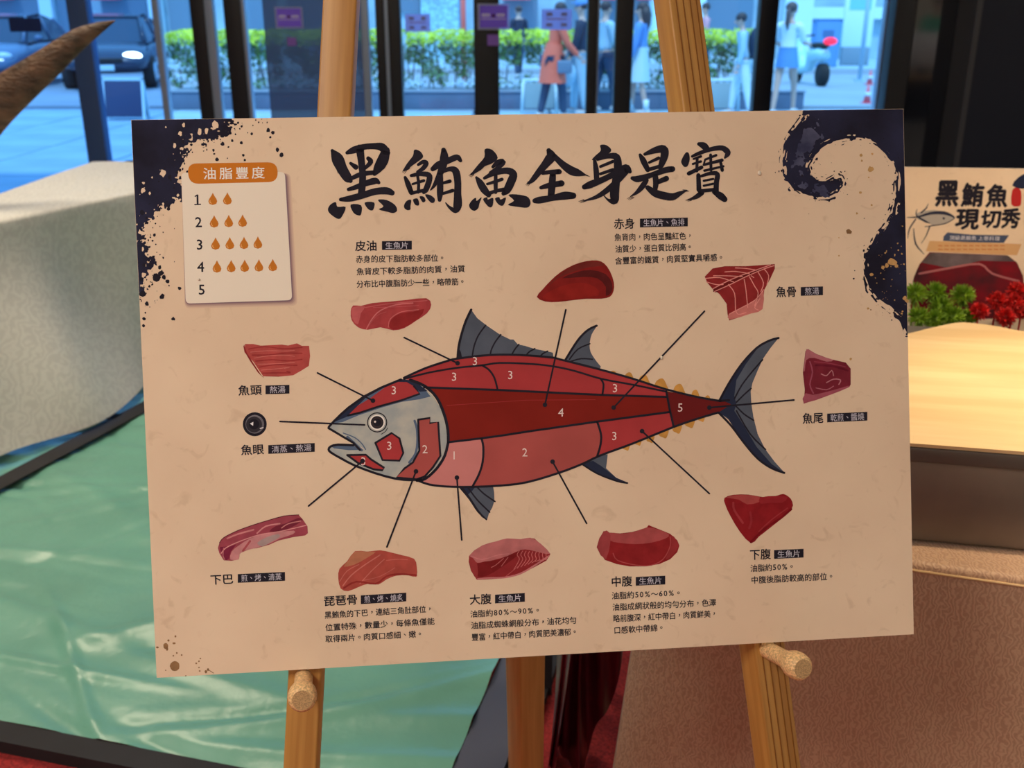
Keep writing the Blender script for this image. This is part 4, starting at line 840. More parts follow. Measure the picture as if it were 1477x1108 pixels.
# corner where near edge meets right edge
def isect(p, d, q, e):
    k = ((q.x - p.x) * e.y - (q.y - p.y) * e.x) / (d.x * e.y - d.y * e.x); return Vector((p.x + d.x * k, p.y + d.y * k, 0))
K1 = isect(g1, gd, c1, cd_); K0 = Vector((g0.x, g0.y, 0)) - gd * 1.0; K2 = K1 + cd_ * 3.6; K2.z = 0; K3 = K2 + (K0 - K1)
bar(K0, K1, .055, FH, blk, 'frame_rail', out=-.028); bar(K1, K2, .10, FH, slate, 'frame_rail', out=-.05); bar(K1, K2, .03, FH * .7, blk, 'frame_rail', out=-.115)
tarpm = mat('green_plastic_sheet', (.15, .39, .30), .33, var=(2.5, .10), spec=.5, bump=(5, .35, .03))
b = MB(); nu, nv = 190, 190; P_ = []
rg = random.Random(11); cre = []
for _ in range(210):
    an = rg.choice((rg.gauss(.15, .25), rg.gauss(-.5, .3))) ; cre.append((rg.random(), rg.random(), math.cos(an), math.sin(an), rg.uniform(.05, .28), rg.uniform(.005, .02), rg.choice((-1, 1, 1)) * rg.uniform(.003, .011)))
Lu = (K0 - K1).length; Lv = (K2 - K1).length; eu_, ev_ = (K0 - K1).normalized(), (K2 - K1).normalized()
for i in range(nu + 1):
    row = []
    for j in range(nv + 1):
        u, v = i / nu, (j / nv) ** 1.5; u = u ** 1.3; h = .004 * math.sin(u * 17 + v * 9) * math.sin(v * 13 - u * 5)
        for (cu, cv, ca, sa, ln, wd, am) in cre:
            x = (u - cu) * Lu; y = (v - cv) * Lv; al = x * ca + y * sa; ac = -x * sa + y * ca + .06 * math.sin(al * 3 + cu * 9)
            if abs(al) < ln * 3 and abs(ac) < .12: h += am * math.exp(-(ac / (wd * 1.8)) ** 2) * max(0, 1 - (al / (ln * 3)) ** 2)
        p = K1 + eu_ * (u * Lu) + ev_ * (v * Lv)
        row.append((p.x, p.y, FH + .0085 + h * 1.1 + .0015 * math.sin(p.x * 9 + p.y * 4)))
    P_.append(row)
b.grid(P_, tarpm); tp_ = b.build('plastic_sheet', pf)
# dark strips across the sheet
def zt(px, py): return atZ(px, py, FH + .014)
bar(zt(-60, 735), zt(320, 532), .075, .005, blk, 'dark_strip', z0=FH + .024); bar(zt(85, 598), zt(172, 606), .05, .005, blk, 'dark_strip', z0=FH + .024)

# ------------------------------------------------------------------ left table under a cream cloth
TZ = .78
def damask(name, c1, c2, sc, rough=.6, sheen=0, bs=.25, dist=4.0, rng=(.42, .58)):
    m = bpy.data.materials.new(name); m.use_nodes = True; N = m.node_tree.nodes; L = m.node_tree.links; b = N['Principled BSDF']
    tc = N.new('ShaderNodeTexCoord'); n = N.new('ShaderNodeTexNoise'); n.inputs['Scale'].default_value = sc; n.inputs['Detail'].default_value = 3; n.inputs['Distortion'].default_value = dist
    v = N.new('ShaderNodeTexWave'); v.inputs['Scale'].default_value = sc * 1.1; v.inputs['Distortion'].default_value = 14; v.inputs['Detail'].default_value = 2; v.inputs['Detail Scale'].default_value = 1.4
    L.new(tc.outputs['Object'], n.inputs['Vector']); L.new(tc.outputs['Object'], v.inputs['Vector'])
    mx = N.new('ShaderNodeMixRGB'); mx.inputs[0].default_value = .5; L.new(n.outputs['Fac'], mx.inputs[1]); L.new(v.outputs['Fac'], mx.inputs[2])
    r = N.new('ShaderNodeValToRGB'); r.color_ramp.elements[0].position = rng[0]; r.color_ramp.elements[1].position = rng[1]
    r.color_ramp.elements[0].color = (*c1, 1); r.color_ramp.elements[1].color = (*c2, 1); L.new(mx.outputs[0], r.inputs[0]); L.new(r.outputs[0], b.inputs['Base Color'])
    b.inputs['Roughness'].default_value = rough; b.inputs['Sheen Weight'].default_value = sheen
    bp = N.new('ShaderNodeBump'); bp.inputs['Strength'].default_value = bs; bp.inputs['Distance'].default_value = .002; L.new(mx.outputs[0], bp.inputs['Height']); L.new(bp.outputs[0], b.inputs['Normal'])
    return m
cream = damask('cream_damask_cloth', (.56, .57, .54), (.64, .65, .61), 13, .8, bs=.10, rng=(.3, .7))
f0, f1 = atZ(-260, 372, TZ), atZ(225, 270, TZ); fd = (f1 - f0).normalized(); k0, k1 = atZ(-260, 226, TZ), atZ(430, 239, TZ)
f1 = f0 + fd * ((f1 - f0).length + .9)
b = MB(); P_ = []; NS = 150
def hem(t):                                            # how far the cloth's foot runs out from the table edge
    return .20 + .10 * math.sin(t * 3.1 + .6) + .05 * math.sin(t * 9 + 1.0)
out = Vector((fd.y, -fd.x, 0))
for j in range(NS + 1):
    t = j / NS * (f1 - f0).length; e = f0 + fd * t; row = []
    bt = (e.x - k0.x) / (k1.x - k0.x); bk_ = k0 + (k1 - k0) * bt
    for k in range(6): p = bk_ + (e - bk_) * (k / 5.0 * .985); row.append((p.x, p.y, TZ + .004 * math.sin(t * 5 + k)))
    for k in range(1, 4): a_n = k / 4 * math.pi / 2; row.append((e.x + out.x * .015 * math.sin(a_n), e.y + out.y * .015 * math.sin(a_n), TZ - .02 * (1 - math.cos(a_n))))
    for k in range(1, 25):
        s_ = k / 24; fold = (.030 * math.sin(t * 11 + s_ * 2.4) + .06 * math.sin(t * 4.6 - s_ * 3.2 + 1) + .018 * math.exp(-((t - 2.05 - s_ * .75) / .035) ** 2) * 1.8 + .02 * math.exp(-((t - 1.25 - s_ * .35) / .05) ** 2)) * s_ ** .8
        o_ = .015 + hem(t) * s_ ** 1.7 + fold; row.append((e.x + out.x * o_ + fd.x * .04 * s_ * math.sin(t * 6), e.y + out.y * o_, (TZ - .02) * (1 - s_) + .075 * s_))
    P_.append(row)
b.grid(P_, cream)
lt = empty('covered_table', (0, 0, 0), 'long table on the left covered with a cream damask cloth', 'table'); b.build('tablecloth', lt)
b = MB(); c_ = (f0 + f1 + k0 + k1) / 4
ax_ = Vector((fd.x, fd.y, 0)); inn = -out
for t in (.25, (f1 - f0).length - .25):
    for dd in (.12, .75):
        p = f0 + fd * t + inn * dd; b = MB(); b.box((p.x, p.y, .07 + (TZ - .085) / 2), (.05, .05, TZ - .085), blk); b.build('leg', lt)

# tuna tail lying on that table, its dark curved fin reaching up into the picture
finm = mat('dried_fin_skin', (.17, .095, .055), .5, var=(9, .7, 9), col2=(.04, .024, .016), stretch=(1, 1, 2.4), bump=(40, .9, .012))
TY = 3.75
def fin_pts(U, L_):
    U = crv(U, False, 6); L_ = crv(L_, False, 6); return U, L_
U, L_ = fin_pts([(-150, 215), (-70, 150), (0, 105), (50, 76), (100, 45), (135, 33), (166, 29)], [(-110, 330), (-50, 262), (4, 191), (40, 152), (85, 108), (120, 72), (166, 31)])
b = MB(); P_ = []
for i, ((ux, uy), (lx, ly)) in enumerate(zip(U, L_)):
    pu, pl2 = atY(ux, uy, TY), atY(lx, ly, TY); c = (pu + pl2) / 2; hv = (pu - pl2) / 2; th = max(.002, hv.length * .34)
    P_.append([tuple(c + hv * math.cos(a) + Vector((0, th * (math.sin(a)), 0)) * (1 + .06 * math.sin(i * 1.7))) for a in [2 * math.pi * k / 20 for k in range(20)]])
b.grid(P_, finm, closed=True)
ft_ = empty('tuna_tail', (atY(-130, 280, TY).x, TY, TZ), 'dark brown curved tuna tail fin rising from the cream table', 'fish tail')
o = b.build('upper_fin', ft_); o.location = -ft_.location
stalk = []
root = atY(-130, 275, TY)
b = MB(); b.tube([root + Vector((.05, 0, 0)), root + Vector((-.1, .02, -.02)), root + Vector((-.35, .05, -.05)), root + Vector((-.7, .05, -.06))], [.05, .075, .09, .15], finm, n=16); o = b.build('tail_stalk', ft_); o.location = -ft_.location
ft_ = None

# ------------------------------------------------------------------ right counter under a gold-brown damask cloth
CZT = .72
q0, q1 = atZ(1313, 806, CZT), atZ(1477, 829, CZT); qd = (q1 - q0).normalized(); qn = Vector((qd.y, -qd.x, 0))      # towards the viewer
q0L = q0 - qd * ((q0.x - atY(932, 945, q0.y).x) / qd.x)
Lq = 1.75; browncl = damask('brown_damask_cloth', (.40, .235, .145), (.52, .33, .21), 44, .5, sheen=.4, bs=.45, rng=(.3, .7), dist=4.5)
goldcl = browncl
b = MB(); P_ = []; DP = 1.15
for j in range(121):
    t = (j / 120) ** 1.2 * Lq; e = q0L + qd * t; row = []
    for k in range(5): p = e - qn * (DP * (1 - k / 4)); row.append((p.x, p.y, CZT))
    for k in range(1, 6): an = k / 6 * math.pi / 2; p = e + qn * (.010 * math.sin(an)); row.append((p.x, p.y, CZT - .010 * (1 - math.cos(an))))
    for k in range(1, 21):
        s_ = k / 20; o_ = .010 + .05 * s_ + (.014 * math.sin(t * 13 + s_) + .008 * math.sin(t * 31 + 2)) * s_; flare = max(0, 1 - t / .25) * .05 * s_; o_ -= .13 * max(0, 1 - t / .24) ** 2 * min(1, s_ * 3)
        p = e + qn * o_ - qd * flare; row.append((p.x, p.y, (CZT - .012) * (1 - s_) + .012 * s_))
    P_.append(row)
# left end drop
endrows = []
for j in range(1, 21):
    t = (1 - j / 20); base = P_[0]; row = []
for k in range(1): pass
b.grid(P_, browncl)
ec = [[], ]
rows_ = []
for j in range(25):
    s_ = j / 24; e = q0L - qn * (DP * s_); rr_ = []
    for k in range(21):
        a = k / 20; p = e - qd * (.05 * a + .012 * math.sin(s_ * 20) * a) + qn * ((.010 + .05 * a - .13 * min(1, a * 3)) * max(0, 1 - s_ * 6)); rr_.append((p.x, p.y, CZT * (1 - a) + .012 * a))
    rows_.append(rr_)
b.grid(rows_, browncl)
ct = empty('counter', (0, 0, 0), 'serving counter on the right covered with gold brown damask cloth', 'counter'); b.build('damask_cloth', ct)
b = MB(); ts = [q0L + qn * .0115 + Vector((0, 0, -.012)), q0L + qd * Lq + qn * .0115 + Vector((0, 0, -.012))]
b.tube(ts, .0022, mat('gold_hem_cord', (.62, .42, .22), .4), n=6); b.build('hem_cord', ct)
for t, dd in ((.08, .1), (.08, DP - .1), (Lq - .1, .1), (Lq - .1, DP - .1)):
    p = q0L + qd * t - qn * dd; b = MB(); b.box((p.x, p.y, CZT / 2), (.05, .05, CZT - .02), blk); b.build('leg', ct)

# chest with wooden top standing on it
dk = mat('dark_brushed_metal', (.19, .15, .12), .38, metal=.25, var=(5, .2)); dk2 = mat('dark_metal_rim', (.12, .10, .085), .45, metal=.2)
m0 = atZ(1316, 782, CZT); m1 = atZ(1477, 797, CZT); md = (m1 - m0); md.z = 0; md.normalize(); mn = Vector((md.y, -md.x, 0))
topz = on(m0, mn, 1316, 641).z; H_ = topz - CZT - .001
case = empty('metal_chest', tuple(m0), 'dark metal chest on the counter carrying the pale wooden board', 'chest')
case.rotation_euler = (0, 0, math.atan2(md.y, md.x))
Lc, Dc = .9, .62
b = MB(); b.box((Lc / 2 - .22, Dc / 2, (H_ - .024) / 2 + .002), (Lc, Dc, H_ - .026), dk, bev=.004); b.build('body', case)
b = MB(); b.box((Lc / 2 - .22, Dc / 2 - .002, H_ - .0125), (Lc + .008, Dc + .008, .023), dk2, bev=.003); b.build('rim', case)
bw = mat('pale_maple_board', (.76, .555, .30), .5, var=(3, .3, 4), stretch=(.9, 7, 7), col2=(.66, .45, .215))
bk0 = [atZ(x, y, topz + .012) for x, y in ((1250, 486), (1308, 476), (1345, 467), (1380, 460), (1400, 460), (1440, 465), (1477, 472), (1600, 486))]
inv = Matrix.Rotation(-case.rotation_euler.z, 3, 'Z')
bkl = [inv @ (Vector((p.x, p.y, 0)) - Vector((m0.x, m0.y, 0))) for p in bk0]
bkl = [Vector(p) for p in crv([tuple(p) for p in bkl], False, 4)]
b = MB(); n = len(bkl); z0, z1 = H_, H_ + .005; fr = [Vector((p.x, -.006, 0)) for p in bkl]
b.grid([[(p.x, p.y, z0) for p in bkl], [(p.x, p.y, z1) for p in bkl], [(p.x, p.y, z1) for p in fr], [(p.x, p.y, z0) for p in fr], [(p.x, p.y, z0) for p in bkl]], bw, smooth=False)
for S_ in (bkl[0], fr[0], bkl[-1], fr[-1]): pass
b.add([(bkl[0].x, bkl[0].y, z0), (bkl[0].x, bkl[0].y, z1), (fr[0].x, fr[0].y, z1), (fr[0].x, fr[0].y, z0)], [(0, 1, 2, 3)], bw)
b.build('carving_board', loc=tuple(m0), label='pale yellow wooden board on the dark metal chest', cat='board')
bpy.data.objects['carving_board'].rotation_euler = case.rotation_euler

# garnish behind the board
PYB = bk0[3].y + .10
gz = CZT
gst = mat('garnish_bed_box', (.05, .05, .05), .6)
gA, gB = atY(1262, 470, PYB), atY(1600, 470, PYB)
b = MB(); b.box(((gA.x + gB.x) / 2, PYB + .015, gz + (gA.z - gz) / 2 - .02), (gB.x - gA.x, .14, gA.z - gz - .042), gst, bev=.004)
b.build('garnish_stand', label='black riser behind the wooden board holding the garnish', cat='stand')
topg = gA.z - .041
green = mat('pine_needle_green', (.26, .42, .02), .5, var=(60, .5), col2=(.09, .20, .01)); redc = mat('coral_red_leaf', (.62, .02, .018), .5, var=(90, .4))
def tuft(name, px, py, r, m, dy, lab, cat, grp, n=300, fuzzy=0):
    c = atY(px, py, PYB + dy); c.z = max(c.z, topg + .004); rg2 = random.Random(int(px * 7 + py)); b = MB()
    b.ball((0, 0, 0), r * .45, m, 8, 6)
    for _ in range(n):
        v = Vector((rg2.gauss(0, 1), rg2.gauss(0, 1), rg2.gauss(.35, .9))).normalized(); u = v.orthogonal().normalized(); w2 = v.cross(u); k = rg2.random() * 6.3; s_ = (u * math.cos(k) + w2 * math.sin(k))
        r1 = r * rg2.uniform(.8, 1.05)
        if fuzzy:
            p0 = v * r * .3; p1 = v * r1 * .7 + s_ * r * .2; b.add([p0 + s_ * .0012, p0 - s_ * .0012, p1 - s_ * .0022, v * r1 + s_ * .0025, p1 + s_ * .0022], [(0, 1, 2, 3, 4)], m)
        else: b.add([v * r * .25 + s_ * .0011, v * r * .25 - s_ * .0011, v * r1 - s_ * .0008, v * r1 + s_ * .0008], [(0, 1, 2, 3)], m)
    if c.z - topg > .003: b.tube([(0, 0, 0), (0, 0, -(c.z - topg))], .002, m, n=5)
    return b.build(name, loc=tuple(c), label=lab, cat=cat, group=grp)
GT = ['leftmost of the back row', 'middle of the back row', 'rightmost of the back row, the largest', 'in the centre of the green garnish', 'leftmost of the front row by the board', 'second from left in the front row', 'third from left in the front row', 'small one beside the red leaves']
GR = ['leftmost, beside the green tufts', 'upper left of the red garnish', 'front middle, against the wooden board', 'topmost, in front of the poster', 'at the right picture edge, lower one', 'just outside the right picture edge', 'in the middle of the red garnish']
for x, y, r, dy in ((1320, 425, .026, .03), (1349, 423, .026, .035), (1388, 427, .027, .03), (1358, 444, .027, 0), (1325, 458, .025, -.02), (1349, 463, .024, -.025), (1375, 458, .025, -.02), (1397, 458, .02, -.01)):
    tuft('pine_sprig', x, y, r, green, dy, 'round tuft of green pine needles, ' + GT.pop(0), 'garnish', 'green pine tufts')
for x, y, r, dy in ((1412, 450, .022, -.02), (1438, 434, .023, .01), (1450, 458, .024, -.02), (1466, 420, .022, .02), (1474, 446, .024, 0), (1500, 450, .024, -.01), (1462, 438, .022, .0)):
    tuft('red_coral_sprig', x, y, r, redc, dy, 'ragged bright red leaf cluster, ' + GR.pop(0), 'garnish', 'red leaf clusters', n=220, fuzzy=1)

# small poster behind
pY = PYB + .12; po = atY(1305, 241, pY); pn = Vector((-.10, -1, .10)).normalized(); PP = Plane(po, Vector((1, -.1, 0)), pn)
w1 = .36; ps = empty('show_poster', mw=PP.mw, label='small cream poster with brush lettering standing behind the garnish', cat='poster')
bz = (po.z - topg) * 1.0 + .02
panel(PP, [(0, 0), (w1, 0), (w1, -bz), (0, -bz)], .008, 'panel', ps, M['paper'], M['foam'])
ap = Art(PP)
zp = lambda x, y, *w_: (1280 + x / 3.695, 200 + y / 3.695) + w_
def brush(ch, x0, x1, yc, h):
    text(ap, ch, *zp(x0, yc), *zp(x1, yc), h / 3.695, M['ink'], 3, .05)
brush('黑', 255, 385, 290, 150); brush('鮪', 395, 515, 300, 135); brush('魚', 525, 645, 305, 130); brush('現', 362, 490, 428, 120); brush('切', 498, 608, 428, 105); brush('秀', 606, 710, 425, 115)
ap.build('lettering', ps)
ap = Art(PP); q_ = lambda pts: [zp(*p) for p in pts]
ap.poly(q_([(300, 520), (320, 500), (450, 512), (648, 515), (620, 556), (420, 552), (296, 545)]), mat('slate_banner_print', ink((62, 66, 80)), .5), 2)
text(ap, '頂級黑鮪魚', *zp(330, 528), *zp(475, 530), 7, M['label_text'], 3, .01); text(ap, '上等料理', *zp(482, 531), *zp(600, 533), 7, M['label_text'], 3, .01)
ap.poly(q_([(225, 545), (715, 562), (690, 622), (205, 600)]), mat('tan_banner_print', ink((182, 132, 86)), .5), 1.6)
for r_ in (570, 590):
    for i in range(11): ap.line(q_([(270 + i * 33, r_), (270 + i * 33 + 24, r_ + 1)]), 1.3, mat('orange_small_print', ink((168, 92, 48)), .5), 2.5, caps=False)
ap.build('banner', ps)
ap = Art(PP); red_ = mat('poster_meat_print', ink((112, 20, 26)), .4, var=(14, .5), col2=ink((60, 26, 28)))
ap.poly(q_([(128, 800), (140, 740), (170, 670), (225, 605), (400, 612), (640, 622), (690, 660), (722, 730), (740, 860), (740, 960), (120, 960)]), red_, 1)
ap.poly(q_([(180, 660), (230, 608), (400, 614), (640, 624), (680, 655), (500, 650), (330, 690)]), mat('poster_fish_skin', ink((84, 66, 64)), .4, var=(20, .4)), 1.3)
ap.line(q_([(170, 720), (330, 690), (490, 668), (560, 720), (700, 760)]), 3, mat('poster_fat_line', ink((150, 80, 76)), .4), 1.6, sm=3)
ap.build('meat_photo', ps)
ap = Art(PP); w3 = ink((44, 42, 52))
dkk = mat('poster_ink', w3, .5); gr3 = mat('poster_grey_ink', ink((150, 132, 116)), .5)
ap.poly(q_([(150, 400), (190, 385), (250, 380), (310, 392), (358, 425), (300, 455), (240, 462), (200, 440), (160, 430)]), gr3, 1)
ap.line(q_([(105, 420, 1), (160, 418, 2.5), (230, 398, 4), (300, 396, 5), (345, 412, 3), (358, 424, 1.5)]), 0, dkk, 1.5, sm=3)
ap.line(q_([(358, 425, 1), (310, 452, 1.4), (240, 464, 1.6), (200, 470, 1)]), 0, dkk, 1.5, sm=3)
ap.line(q_([(218, 345, .6), (208, 370, 2), (180, 395, 2)]), 0, dkk, 1.5); ap.line(q_([(158, 375, .6), (155, 410, 2), (200, 440, 3), (225, 450, 1)]), 0, dkk, 1.5, sm=3)
ap.line(q_([(150, 430, 2), (118, 480, 2), (108, 530, .8)]), 0, dkk, 1.5, sm=3); ap.line(q_([(140, 480, 1), (150, 560, 2.4), (195, 615, .8)]), 0, dkk, 1.5, sm=3); ap.line(q_([(225, 470, 2), (205, 520, 1.4), (180, 560, .6)]), 0, dkk, 1.5, sm=3)
ap.disc(*zp(300, 425), 1.8, dkk, 1.6)
ap.poly(q_([(665, 275), (690, 262), (712, 280), (712, 350), (690, 362), (660, 350)]), mat('red_seal_print', ink((160, 36, 34)), .5), 2, 2)
ap.poly(q_([(665, 250), (700, 205), (760, 180), (900, 170), (900, 260), (800, 250), (720, 268)]), mat('poster_wave_print', ink((34, 36, 52)), .5), 1.4, 2)
ap.build('fish_sketch', ps, kind='stuff')

# maroon satin cloth hanging left of the counter
mar = mat('maroon_satin', (.085, .004, .010), .28, spec=.5, var=(6, .3))
b = MB(); P_ = []
for j in range(61):
    t = j / 60; row = []
    for k in range(21):
        s_ = k / 20; x = 790 + (905 - 790) * t; base = atY(x, 945, 1.62); bx = base.x + .02 * math.sin(s_ * 3 + t * 5)
        y = 1.62 + .10 * t + .035 * math.sin(t * 19 + s_ * 1.5) + .02 * math.sin(t * 37 + s_ * 4) + .03 * math.sin(s_ * 6 + t * 8) * s_
        zb = .012 if t < .62 else .012 + (t - .62) / .38 * .36 + .03 * math.sin(t * 30)
        row.append((bx, y, CZT * (1 - s_) + zb * s_))
    P_.append(row)
b.grid(P_, mar)
b.build('satin_cloth', label='dark maroon satin cloth hanging between the easel and the counter', cat='cloth')
sup = atY(838, 945, 1.66); b = MB(); b.box((sup.x, 2.04, CZT - .016), (.16, .5, .02), blk); o_ = b.build('table_top'); 
st = empty('side_table', (0, 0, 0), 'dark side table hidden under the maroon satin cloth', 'table'); o_.parent = st
for dx in (-.06, .06):
    for dy in (1.90, 2.24): b = MB(); b.box((sup.x + dx, dy, (CZT - .024) / 2), (.03, .03, CZT - .026), blk); b.build('leg', st)
# ------------------------------------------------------------------ the street
pave = mat('pale_paving', (.34, .50, .62), .6, var=(1.2, .10)); grout = mat('paving_joint', (.20, .25, .30), .8); road = mat('asphalt_road', (.30, .37, .44), .7, var=(.6, .08))
slab('ground_street', (0, 31, -.13), (70, 45, .1), grout)
pv = empty('pavement', (0, 0, 0), kind='structure')
b = MB(); b.box((0, 0, 0), (1.17, 1.17, .06), pave, bev=.008); s0 = b.build('paving_slab', pv); s0.location = (-8.4, 9.1, -.032); first = True
for j in range(7):
    for i in range(17):
        if first: first = False; continue
        c = s0.copy(); COL.objects.link(c); c.parent = pv; c.location = (-8.4 + i * 1.2, 9.1 + j * 1.2, -.032 + random.uniform(-.002, .002)); 
slab('ground_road', (0, 34, -.035), (70, 33, .07), road, )
slab('kerb_far', (6, 27.2, .06), (60, .25, .14), mat('kerb_stone', (.38, .44, .50), .7), )
slab('sidewalk_far', (6, 30.5, .05), (60, 6.2, .12), pave, )

# planter and hedge
plant = mat('grey_planter_wall', (.115, .16, .24), .6, var=(2, .12)); cap_ = mat('planter_coping', (.30, .36, .44), .6)
HX0, HX1 = atY(233, 80, 16.8).x, atY(1160, 140, 16.8).x; HY = 16.8
pl_ = empty('planter', ((HX0 + HX1) / 2, HY + .5, 0), 'long low grey planter wall under the hedge outside', 'planter'); W_ = HX1 - HX0
b = MB(); b.box((0, 0, .135), (W_, 1.0, .27), plant, bev=.01); b.build('wall', pl_); b = MB(); b.box((0, 0, .288), (W_ + .04, 1.04, .035), cap_, bev=.006); b.build('coping', pl_)
lf1 = mat('bright_hedge_leaf', (.66, .85, .06), .45, var=(3, .3)); lf2 = mat('dark_hedge_leaf', (.055, .12, .05), .5, var=(3, .5)); lf3 = mat('mid_hedge_leaf', (.12, .26, .06), .5, var=(3, .4)); stm = mat('hedge_stem', (.06, .05, .04), .8); gapm = mat('pale_gap_blob', (.62, .78, .86), .6)
rh = random.Random(21)
hxs = HX0 + .05; HE = atY(1100, 80, 16.8).x; nseg = 5; sw = (HE - hxs) / nseg
HL = ['hedge section at the far left end beside the door frames', 'hedge section seen left of the left easel leg', 'hedge section behind the glass right of the left easel leg', 'hedge section behind the person in the orange coat', 'hedge section beside the right easel leg']
for h_i in range(nseg):
    x0 = hxs + sw * h_i; hd = empty('hedge', (x0 + sw / 2, HY + .5, .307), HL[h_i], 'hedge', 'clipped hedge sections')
    b = MB()
    for _ in range(5200):
        z_ = .03 + rh.random() ** .8 * .89; x = rh.uniform(-sw / 2 + .03, sw / 2 - .03); y = rh.uniform(-.46, .46) if z_ > .86 else rh.choice((-.45, rh.uniform(-.45, .1), -.4)) + rh.uniform(-.05, .05)
        gx = x + x0
        hole = math.sin(gx * 5.1) * math.sin(z_ * 11 + gx * 2) + .6 * math.sin(gx * 13 + z_ * 9)
        if z_ < .40 and hole > -.05 and rh.random() < .93: continue
        if z_ < .66 and hole > .75 and rh.random() < .8: continue
        top_ = .90 + .025 * math.sin(gx * 9) + .02 * math.sin(gx * 23); z_ = min(z_, top_)
        s_ = rh.uniform(.018, .034); v = Vector((rh.gauss(0, 1), rh.gauss(-.6, 1), rh.gauss(.6, 1))).normalized(); u = v.orthogonal().normalized(); w2 = v.cross(u); k = rh.random() * 6.3; p1 = u * math.cos(k) + w2 * math.sin(k); p2 = v.cross(p1)
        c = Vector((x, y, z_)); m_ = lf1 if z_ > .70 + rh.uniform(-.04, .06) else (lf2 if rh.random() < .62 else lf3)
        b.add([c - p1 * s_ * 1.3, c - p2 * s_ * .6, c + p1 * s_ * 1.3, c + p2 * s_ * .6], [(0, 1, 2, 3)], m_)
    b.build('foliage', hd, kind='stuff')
    b = MB()
    for _ in range(16): x = rh.uniform(-sw / 2, sw / 2); b.tube([(x, rh.uniform(-.2, .3), 0), (x + rh.uniform(-.1, .1), 0, .6)], .012, stm, n=5)
    b.build('stems', hd, kind='stuff')
    b = MB()
    for _ in range(9):
        x = rh.uniform(-sw / 2, sw / 2); z_ = rh.choice((rh.uniform(.06, .16), rh.uniform(.06, .2), rh.uniform(.3, .5))); rr2 = rh.uniform(.05, .10)
        for _ in range(26):
            b.ball((x + rh.gauss(0, rr2 * 1.1), -.47 + rh.uniform(-.03, .03), z_ + rh.gauss(0, rr2 * .5)), rh.uniform(.012, .024), gapm, 5, 4)
    b.build('gap_blobs', hd, kind='stuff')  # pale blobs added to stand for bright gaps in the hedge

# building across the street
bwall = mat('pale_shopfront_wall', (.36, .50, .58), .7, var=(1.5, .15)); bdk = mat('shop_window_dark', (.15, .23, .31), .3); bwh = mat('white_column_paint', (.70, .86, .90), .6); bpk = mat('pink_red_awning', (.80, .16, .22), .6); bspk = mat('speckled_tile_panel', (.34, .58, .68), .5, var=(12, .35))
bbl = mat('blue_shop_panel', (.13, .30, .58), .5)
bd_ = empty('shop_building', (0, 33.4, .11), 'pale shopfront building across the street behind the hedge', 'building')
def bb(xa, xb, z0, z1, m, name, y=0, th=.2):
    XA, XB = atY(xa, 30, 33.4 + y).x, atY(xb, 30, 33.4 + y).x; b = MB(); b.box(((XA + XB) / 2, y, (z0 + z1) / 2), (XB - XA, th, z1 - z0), m); b.build(name, bd_)
bb(-500, 1700, 0, 5.5, bwall, 'wall', .2, .3)
for xa, xb, z0, z1 in ((-60, 60, .4, 2.6), (88, 130, .5, 2.4), (150, 215, .3, 2.6), (245, 275, .6, 3), (282, 305, .9, 3), (345, 400, .2, 2.8), (415, 470, .2, 2.8), (480, 520, .4, 2.6), (548, 606, 1.4, 3), (726, 775, .2, 2.2), (815, 850, .3, 2.4), (868, 935, .3, 2.0), (1018, 1085, .9, 2.6), (1170, 1205, .5, 1.2), (1300, 1420, .3, 2.6)):
    bb(xa, xb, z0, z1, bdk, 'shop_window', .02, .1)
for xa, xb in ((-90, -70), (62, 80), (218, 236), (935, 958), (1000, 1016), (1130, 1170)): bb(xa, xb, 0, 5.2, bwh, 'pillar', -.15, .3)
bb(608, 662, 0, 3, bspk, 'tiled_panel', -.1, .2)
for xa, xb in ((724, 765), (866, 888), (918, 938), (135, 175), (-30, 20)): bb(xa, xb, 1.75, 2.5, bpk, 'awning', -.5, .5)
bb(1140, 1290, 1.2, 1.55, bwh, 'pale_band', -.1, .15); bb(1146, 1225, .5, 1.1, bbl, 'blue_panel', -.1, .15)
# free standing things by the kerb
def post_thing(name, px, py0, py1, Y, wpx, m, lab, cat, z0=None):
    a = atY(px, py0, Y); c = atY(px, py1, Y); wv = wpx * a.y / FPX; b = MB(); b.tube([(0, 0, 0), (0, 0, a.z)], wv / 2, m, n=12); b.box((0, 0, .02), (wv * 1.8, wv * 1.8, .04), m, bev=.004)
    return b.build(name, loc=(a.x, Y, 0 if Y < 27 else .11), label=lab, cat=cat)
post_thing('lamp_post', 318, -120, 100, 18.2, 15, bwh, 'thick pale lamp post behind the hedge at the left', 'post')
post_thing('banner_pole', 667, -60, 40, 18.3, 7, mat('red_banner_pole', (.80, .14, .12), .6), 'red pole standing behind the hedge left of the purple sign', 'pole')
post_thing('street_pole', 1263, -90, 160, 24, 6, mat('pale_steel_pole', (.40, .56, .68), .5), 'thin steel pole by the far kerb at the right', 'pole')
kb = atY(1235, 57, 29.5)
r = empty('notice_board', (kb.x, 29.5, .11), 'white notice board on a grey stand across the street', 'sign')
b = MB(); b.box((0, 0, 1.15), (.82, .12, 1.35), bwh, bev=.02); b.build('panel', r); b = MB(); b.box((0, 0, .24), (.76, .2, .46), mat('grey_stand', (.22, .30, .36), .6), bev=.02); b.build('stand', r)
b = MB(); b.box((0, -.065, 1.6), (.6, .01, .28), mat('aqua_header', (.25, .62, .72), .5)); b.build('header', r)
cb = atY(1188, 85, 28.6)
r = empty('utility_cabinet', (cb.x, 28.6, .11), 'blue street cabinet beside the white notice board', 'cabinet')
